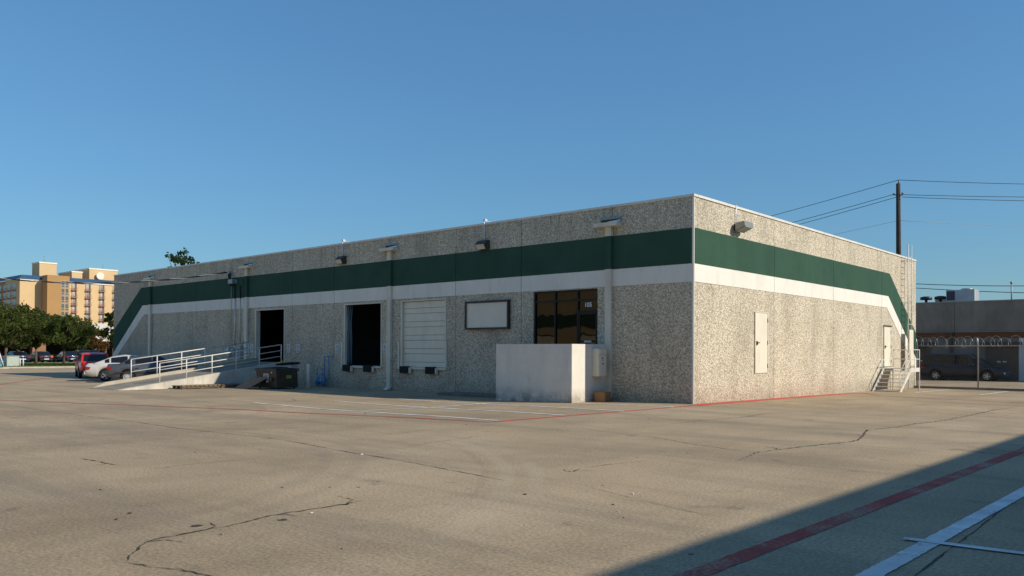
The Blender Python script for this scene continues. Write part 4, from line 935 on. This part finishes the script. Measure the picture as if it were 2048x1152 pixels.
# dark cars across the street lawn, rear towards the camera
far_low = [(0, .82), (.08, .94), (.9, .98), (3.1, .94), (3.4, .92), (4.3, .80), (4.6, .55)]
far_cab = [(.62, .96), (1.3, 1.36), (1.8, 1.43), (2.4, 1.41), (3.35, .92)]
suv_cab = [(.1, .98), (.45, 1.55), (.9, 1.66), (2.5, 1.64), (3.4, .95)]
for k, (px, nm, lab, paint, cab, tl) in enumerate([(-6, 'far_car', 'dark car cut by the left edge beyond the lawn', 'paint_navy', far_cab, 'tail_red'), (47, 'far_car', 'navy car just right of the pale green utility cabinet', 'paint_navy', far_cab, 'tail_red'), (93, 'far_car', 'black car with a lit red tail lamp beyond the lawn', 'paint_black', far_cab, 'tail_red'),
        (146, 'far_car', 'navy car right of the street tree trunk', 'paint_navy', far_cab, 'tail_red'), (172, 'far_car', 'dark suv partly hidden behind the red wagon', 'paint_charcoal', suv_cab, 'tail_red'), (197, 'far_car', 'charcoal suv showing above the red wagon near the wall edge', 'paint_charcoal', suv_cab, 'tail_red')]):
    c = make_car(nm, lab, 4.6, 1.76, far_low, cab, (.95, 3.6), .32, paint, 'rim_cover', 'dark cars parked beyond the lawn', pillars=(1.3, 2.1))
    rr = ray(px, 720); X = -95.5; t = (X-CAM.x)/rr.x; place(c, X, CAM.y+rr.y*t, R(180-3*k+6))
    if k == 2: MB().box(-.02, .10, -.74, -.50, .70, .90, bev=.015).build('brake_lamp', 'tail_lit', c)

# ------------------------------------------------------------------ street side: lawn, kerb, cabinet, trees
zst = gz(-80, 0)
def patch(name, m, x0, x1, y0, y1, lift):
    mb = MB(); mb.quad((x0, y0, zst+lift), (x1, y0, zst+lift), (x1, y1, zst+lift), (x0, y1, zst+lift)); return struct(mb.build(name, m))
patch('street', 'street_asphalt', -140, -92.5, -60, 70, .006)
lw = struct(MB().box(-92, -68.6, 1.4, 70, zst-.2, zst+.10).build('lawn', 'lawn'))
MB().box(-68.59, -68.35, 1.15, 70, zst-.2, zst+.13, bev=.02).build('kerb', 'kerb_concrete', lw); MB().box(-92, -68.6, 1.15, 1.39, zst-.2, zst+.13, bev=.02).build('kerb', 'kerb_concrete', lw)
MB().box(-92.25, -92.01, 1.15, 70, zst-.2, zst+.13, bev=.02).build('kerb', 'kerb_concrete', lw)
struct(MB().box(-78, -66.5, -30, 1.1, zst-.2, zst+.09, bev=.02).build('pavement', 'kerb_concrete'))
mb = MB()
for k in range(9000):
    x, y = random.uniform(-91.8, -68.8), random.uniform(1.6, 30); h = random.uniform(.04, .12); a = random.uniform(0, 6.28); dx, dy = .03*math.cos(a), .03*math.sin(a)
    i = len(mb.v); mb.v += [(x-dx, y-dy, zst+.095), (x+dx, y+dy, zst+.095), (x+random.uniform(-.04, .04), y+random.uniform(-.04, .04), zst+.1+h)]; mb.f.append((i, i+1, i+2))
go = mb.build('grass', 'lawn'); go['kind'] = 'stuff'; go['label'] = 'short green grass on the street lawn'; go['category'] = 'grass'
def at_x(px, X): rr = ray(px, 720); t = (X-CAM.x)/rr.x; return CAM.y+rr.y*t
uc = thing('utility_cabinet', 'pale green utility cabinet on the lawn at the left edge', 'utility box', (-73.5, at_x(22.5, -73.5), zst+.1))
MB().box(-.5, .5, -.52, .52, -.05, .92, bev=.03).build('case', 'box_green', uc); MB().box(-.53, .53, -.55, .55, .921, .97, bev=.01).build('lid', 'box_green', uc); box('warning_sticker', 'amber', uc, .501, .505, -.45, -.38, .78, .86)
for px, lab in ((40, 'left of two short white marker posts beside the cabinet'), (46.5, 'right of two short white marker posts beside the cabinet')):
    b_ = thing('marker_post', lab, 'post', (-73, at_x(px, -73), zst+.1), 0, 'white marker posts'); MB().lathe([(.06, -.1), (.06, .70), (.03, .76)], n=10).build('post', 'placard', b_)
hy = thing('hydrant', 'pale blue hydrant with yellow cap at the left edge', 'hydrant', (-73.2, at_x(1, -73.2), zst+.1)); MB().lathe([(.16, 0), (.13, .05), (.13, .5), (.17, .52), (.15, .62), (.05, .72)], n=14).build('barrel', 'hydrant_blue', hy); MB().tube([(0, -.24, .42), (0, .24, .42)], .06, 10).build('nozzle', 'hydrant_blue', hy); MB().lathe([(.06, .1), (.06, .16)], (0, 0, .42), 10, 'x').build('cap', 'yellow_bag', hy)
gw = thing('guy_guard', 'white guard on a slanted guy wire beside the utility cabinet', 'guy wire', (-73, at_x(8, -73), zst+.1)); MB().tube([(0, 0, -.1), (0, -.42, 1.35)], .05, 8).build('guard', 'placard', gw); MB().tube([(0, -.43, 1.35), (0, -1.9, 6.8)], .012, 6).build('guy_wire', 'cable_silver', gw)

def tree(name, label, x, y, h, rx, cz, rzv, nleaf, leaf, group, seed, trunk_r=.14, size=.17, nclump=74, lean=(0, 0)):
    rnd = random.Random(seed); g = zst+.08
    t = thing(name, label, 'tree', (x, y, g), 0, group)
    mb = MB(); fork = (cz-rzv)*.85; tp = Vector((lean[0], lean[1], fork))
    mb.tube([(0, 0, -.15), (tp.x*.3, tp.y*.3, fork*.4), tp], trunk_r, 10, r1=trunk_r*.72)
    cl = []
    for k in range(nclump):
        while True:
            p = Vector((rnd.uniform(-1, 1), rnd.uniform(-1, 1), rnd.uniform(-1, 1)))
            if .35 < p.length < 1: break
        cl.append(Vector((p.x*rx, p.y*rx, p.z*rzv))*rnd.uniform(.85, 1.08)+Vector((0, 0, cz)))
    for c_ in cl[:14]:
        mid = tp+(c_-tp)*.5+Vector((rnd.uniform(-.2, .2), rnd.uniform(-.2, .2), .15)); mb.tube([tp-Vector((0, 0, .1)), mid, c_], trunk_r*.42, 6, r1=.02)
    mb.build('trunk', 'bark', t)
    lm = MB(); per = int(nleaf*.6)//nclump
    for c_ in cl:
        rad = rnd.uniform(.10, .22)*rx
        for k in range(int(per*rnd.uniform(.6, 1.4))):
            d = Vector((rnd.gauss(0, 1), rnd.gauss(0, 1), rnd.gauss(0, .75))).normalized()*rad*(rnd.random()**.45)*1.35
            p = c_+d; u = Vector((rnd.gauss(0, 1), rnd.gauss(0, 1), rnd.gauss(0, 1))).normalized(); v = u.orthogonal().normalized(); s_ = size*rnd.uniform(.6, 1.3)
            i = len(lm.v); lm.v += [tuple(p-u*s_), tuple(p+v*s_*.45), tuple(p+u*s_), tuple(p-v*s_*.45)]; lm.f.append((i, i+1, i+2, i+3))
    lm.build('crown', leaf, t); return t
TG = 'street trees on the lawn'
def ht(px_top, X, px): # height (z) of a point seen at row px_top standing on the plane x = X
    return onx(px, px_top, X).z
X = -76; tree('live_oak', 'broad green tree with a dark trunk right of the utility cabinet', X, at_x(128, X), ht(614, X, 128)-zst, 2.3, 3.75, 1.75, 9000, 'leaf_oak', TG, 3, .13)
X = -80; tree('live_oak', 'large dark green tree filling the left edge', X, at_x(12, X), ht(596, X, 12)-zst, 2.9, 4.3, 2.2, 11000, 'leaf_oak', TG, 5, .17)
X = -84; tree('live_oak', 'green tree between the large left tree and the trunk tree', X, at_x(72, X), ht(620, X, 72)-zst, 2.3, 3.9, 1.9, 9000, 'leaf_oak', TG, 8, .14)
X = -72; tree('live_oak', 'small green tree half hidden by the warehouse end', X, at_x(226, X), 5, 1.35, 3.9, 1.75, 5000, 'leaf_oak', TG, 11, .1, nclump=30)
X = -78; tree('crape_myrtle', 'thin reddish green small tree beside the warehouse end', X, at_x(200, X), 3, 1.1, 2.3, 1.15, 2600, 'leaf_red', TG, 14, .05, .11, 30)
X = -98; tree('live_oak', 'dark tree behind the street trees at far left', X, at_x(36, X), 6, 3.4, 4.2, 2.4, 9000, 'leaf_oak', TG, 21, .16, .2)
X = -101; tree('live_oak', 'shaded tree behind the trunk tree', X, at_x(165, X), 6, 2.6, 3.4, 1.7, 7000, 'leaf_oak', TG, 23, .16, .2)
# trees whose tops show over the warehouse roof
for px, py, d, rx, lab, sd in ((362, 505, 78, 1.6, 'treetop rising above the warehouse roof', 31), (405, 522, 84, 1.0, 'tiny treetop tip just showing over the roof edge', 33)):
    rr = ray(px, py); P = CAM+rr*d
    tree('tall_tree', lab, P.x, P.y, P.z, rx, P.z-zst-1.75, 1.75, 2600, 'leaf_far', 'treetops behind the warehouse', sd, .10, .17, 44)

# low office with shaded portico behind the trees
X = -112; lo = thing('low_office', 'low building with pale fascia and dark shaded portico behind the trees', 'building')
ya, yb2 = at_x(-90, X), at_x(300, X); zf0, zf1 = onx(140, 682, X).z, onx(140, 671, X).z
nb = 8
for k in range(nb):
    a, b = ya+(yb2-ya)*k/nb, ya+(yb2-ya)*(k+1)/nb; box('fascia', 'pale_fascia', lo, X-.3, X, a+.01, b-.01, zf0, zf1)
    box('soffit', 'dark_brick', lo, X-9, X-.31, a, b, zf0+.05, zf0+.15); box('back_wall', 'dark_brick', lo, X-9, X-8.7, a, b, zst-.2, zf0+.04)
yw = at_x(168, X-9); box('upper_wall', 'pale_fascia', lo, X-20, X-9.01, yw, yb2, zf0+.2, onx(200, 647, X-9).z); box('roof', 'roof_felt', lo, X-20, X-.32, ya, yw-.02, zf1-.2, zf1-.05)
for px in (-40, 80, 203, 260): y = at_x(px, X); box('pillar', 'brick_brown', lo, X-1.4, X-.35, y-.85, y+.85, zst-.2, zf0-.001)
for px, lab in ((62, 'clipped green hedge left of the brick pillar'), (110, 'clipped green hedge right of the brick pillar')):
    X2 = -104; y = at_x(px, X2); hd = MB(); rnd = random.Random(px)
    for k in range(1500):
        p = Vector((X2+rnd.uniform(-.5, .5), y+rnd.uniform(-.9, .9), zst+rnd.uniform(.05, .95))); u = Vector((rnd.gauss(0, 1), rnd.gauss(0, 1), rnd.gauss(0, 1))).normalized(); v = u.orthogonal(); s_ = .1
        i = len(hd.v); hd.v += [tuple(p-u*s_), tuple(p+v*s_*.6), tuple(p+u*s_), tuple(p-v*s_*.6)]; hd.f.append((i, i+1, i+2, i+3))
    tag(hd.build('hedge', 'hedge'), lab, 'hedge', 'clipped hedges by the portico')

# ------------------------------------------------------------------ hotel far behind
P = CAM+ray(39, 600)*300; HX = P.x; hY = lambda px, X=None: onx(px, 620, X or HX).y
hZ = lambda px, py: onx(px, py, HX).z
ho = thing('hotel_building', 'tall cream hotel with blue roof edge and brown stair tower', 'building')
y0, y1 = hY(39), hY(262); ze, zr = hZ(39, 557), hZ(39, 548.5); DP = 60
box('wall', 'hotel_cream', ho, HX-16, HX, y0, y1, zst-1, ze)
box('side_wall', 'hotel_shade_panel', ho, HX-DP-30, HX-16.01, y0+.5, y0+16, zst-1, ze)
zh = zr-ze
MB().prism([(HX+.5, y0-.5, ze+.01), (HX+.5, y1, ze+.01), (HX-1.0, y1, zr), (HX-1.0, y0+1.0, zr)], (-.3, 0, 0)).build('blue_roof', 'hotel_blue', ho)
MB().prism([(HX+.48, y0-.5, ze+.012), (HX-DP-30, y0-.5, ze+.012), (HX-DP-30, y0+1.0, zr), (HX-1.02, y0+1.0, zr)], (0, .3, 0)).build('blue_roof', 'hotel_blue', ho)
box('eave_trim', 'hotel_white', ho, HX+.001, HX+.3, y0, y1, ze-.5, ze)
box('flat_roof', 'roof_felt', ho, HX-16, HX-1.4, y0+1.4, y1, ze+.02, ze+.3)
tX = HX+6; ty0, ty1 = onx(94, 620, tX).y, onx(138.5, 620, tX).y; tz = onx(94, 549.5, tX).z
box('stair_tower', 'hotel_tan', ho, HX+.32, tX, ty0, ty1, zst-1, tz)
fh = 2.9; zf = onx(130, 562, tX).z
for k in range(9):
    a, b = onx(122.5, 620, tX).y, onx(136.5, 620, tX).y; zc = zf-fh*k
    w_ = bpy.data.objects.new('window', None); C.objects.link(w_); w_.parent = ho
    box('frame', 'hotel_cream', w_, tX+.001, tX+.06, a-.1, b+.1, zc-2.4, zc+.1)
    for c0, c1 in ((a, (a+b)/2-.12), ((a+b)/2+.12, b)): box('pane', 'hotel_glass', w_, tX+.061, tX+.10, c0, c1, zc-1.55, zc); box('pane', 'hotel_glass', w_, tX+.061, tX+.10, c0, c1, zc-2.3, zc-1.7)
zf = hZ(160, 567)
for ca, cb_ in ((142.5, 153), (170, 181), (198, 208.5), (225, 236), (252, 260)):
    a, b = hY(ca), hY(cb_)
    for k in range(10):
        z1 = zf-fh*k; w_ = bpy.data.objects.new('balcony', None); C.objects.link(w_); w_.parent = ho
        box('glazing', 'hotel_glass', w_, HX+.003, HX+.03, a, b, z1-fh+.25, z1+.1); box('curtain', 'hotel_curtain', w_, HX+.031, HX+.05, a+.15, a+(b-a)*(.30+.3*((k*7+int(ca)) % 3)/2), z1-fh+.3, z1)
        box('mullion', 'hotel_white', w_, HX+.051, HX+.08, (a+b)/2-.08, (a+b)/2+.08, z1-fh+.28, z1); box('slab', 'hotel_red', w_, HX+.055, HX+.9, a-.05, b+.05, z1-fh, z1-fh+.22)
        m = MB()
        for q in range(7): yy = a+(b-a)*q/6; m.box(HX+.82, HX+.87, yy-.03, yy+.03, z1-fh+.22, z1-fh+1.2)
        m.box(HX+.80, HX+.89, a-.05, b+.05, z1-fh+1.2, z1-fh+1.28); m.build('railing', 'hotel_red', w_)
        if k == 0: box('head', 'hotel_cream', w_, HX+.031, HX+.05, a, b, z1+.02, z1+.1)
# shaded end elevation: balconies
for c_ in range(5):
    xb = HX-4-c_*6.2
    for k in range(9):
        z1 = ze-1.5-fh*k; w_ = bpy.data.objects.new('balcony', None); C.objects.link(w_); w_.parent = ho; yy = y0 if xb > HX-15 else y0+.5
        box('glazing', 'hotel_glass', w_, xb-3.6, xb, yy-.05, yy-.003, z1-2.3, z1); box('slab', 'hotel_red', w_, xb-3.7, xb+.1, yy-.9, yy-.051, z1-fh+.1, z1-fh+.3)
        m = MB()
        for q in range(6): m.box(xb-3.65+q*.73, xb-3.6+q*.73, yy-.88, yy-.84, z1-fh+.3, z1-fh+1.25)
        m.box(xb-3.7, xb+.1, yy-.9, yy-.82, z1-fh+1.25, z1-fh+1.33); m.build('railing', 'hotel_red', w_)
def pent(px0, px1, pyt, back, dep):
    Xp = HX-back; a, b = onx(px0, 620, Xp).y, onx(px1, 620, Xp).y; zt = onx(px0, pyt, Xp).z
    q = box('penthouse', 'hotel_cream', ho, Xp-dep, Xp, a, b, ze, zt); box('parapet', 'hotel_white', q, Xp-dep-.15, Xp+.15, a-.15, b+.15, zt+.001, zt+.55)
pent(78, 112.5, 526, 6, 8); pent(143, 164, 544.5, 6, 14); pent(178, 234.5, 538.5, 5, 20)
for px, py0, py1, bk in ((88, 524, 512, 8), (206, 538, 529, 8)): 
    p0 = onx(px, py0, HX-bk); p1 = onx(px, py1, HX-bk); MB().tube([p0, p1], .09, 6).build('antenna', 'lamp_grey', ho)
p0 = onx(199, 552, HX-4.6); m = MB(); m.tube([p0+Vector((0, 0, -3)), p0], .25, 6); m.lathe([(.1, 0), (1.1, .35), (1.5, .9)], p0, 14, 'x'); m.build('dish', 'hotel_white', ho)

# ------------------------------------------------------------------ neighbours behind the camera (they shade the lot and show in the glass)
nb_ = thing('east_warehouse', 'dark brick warehouse beside the camera that shades the right foreground', 'building')
EX = 8.90+1.53*H
nb_.location = (EX, -13.7, 0); nb_.rotation_euler = (0, 0, -.024)
for y0, y1 in zip(range(-48, 26, 6), range(-42, 32, 6)): box('wall_panel', 'dark_brick', nb_, 0, .2, y0+.01, y1-.01, -.3, H); box('band', 'green_paint', nb_, -.012, -.001, y0+.01, y1-.01, ZW, ZG)  # unseen walls made dark to cut bounce into the foreground shade
box('roof', 'roof_felt', nb_, .21, 30, -48, 30, H-.4, H-.2)
ow = thing('south_warehouse', 'tan warehouse with green band seen only mirrored in the storefront glass', 'building')
OY = -42
for k in range(9):
    x1 = 8-6.5*k; x0 = x1-6.5
    box('wall_panel', 'tan_wall', ow, x0+.01, x1-.01, OY-.2, OY, -.4, 9.2); box('green_band', 'green_paint', ow, x0+.01, x1-.01, OY+.001, OY+.02, 3.95, ZG-.1)
    box('dock_frame', 'dark_sealant', ow, x0+1.3, x0+4.7, OY+.001, OY+.03, -.1, 3.25); box('dock_door', 'door_paint', ow, x0+1.45, x0+4.55, OY+.031, OY+.06, -.1, 3.1)
box('roof', 'roof_felt', ow, -50, 8, OY-30, OY-.21, 8.6, 8.8)
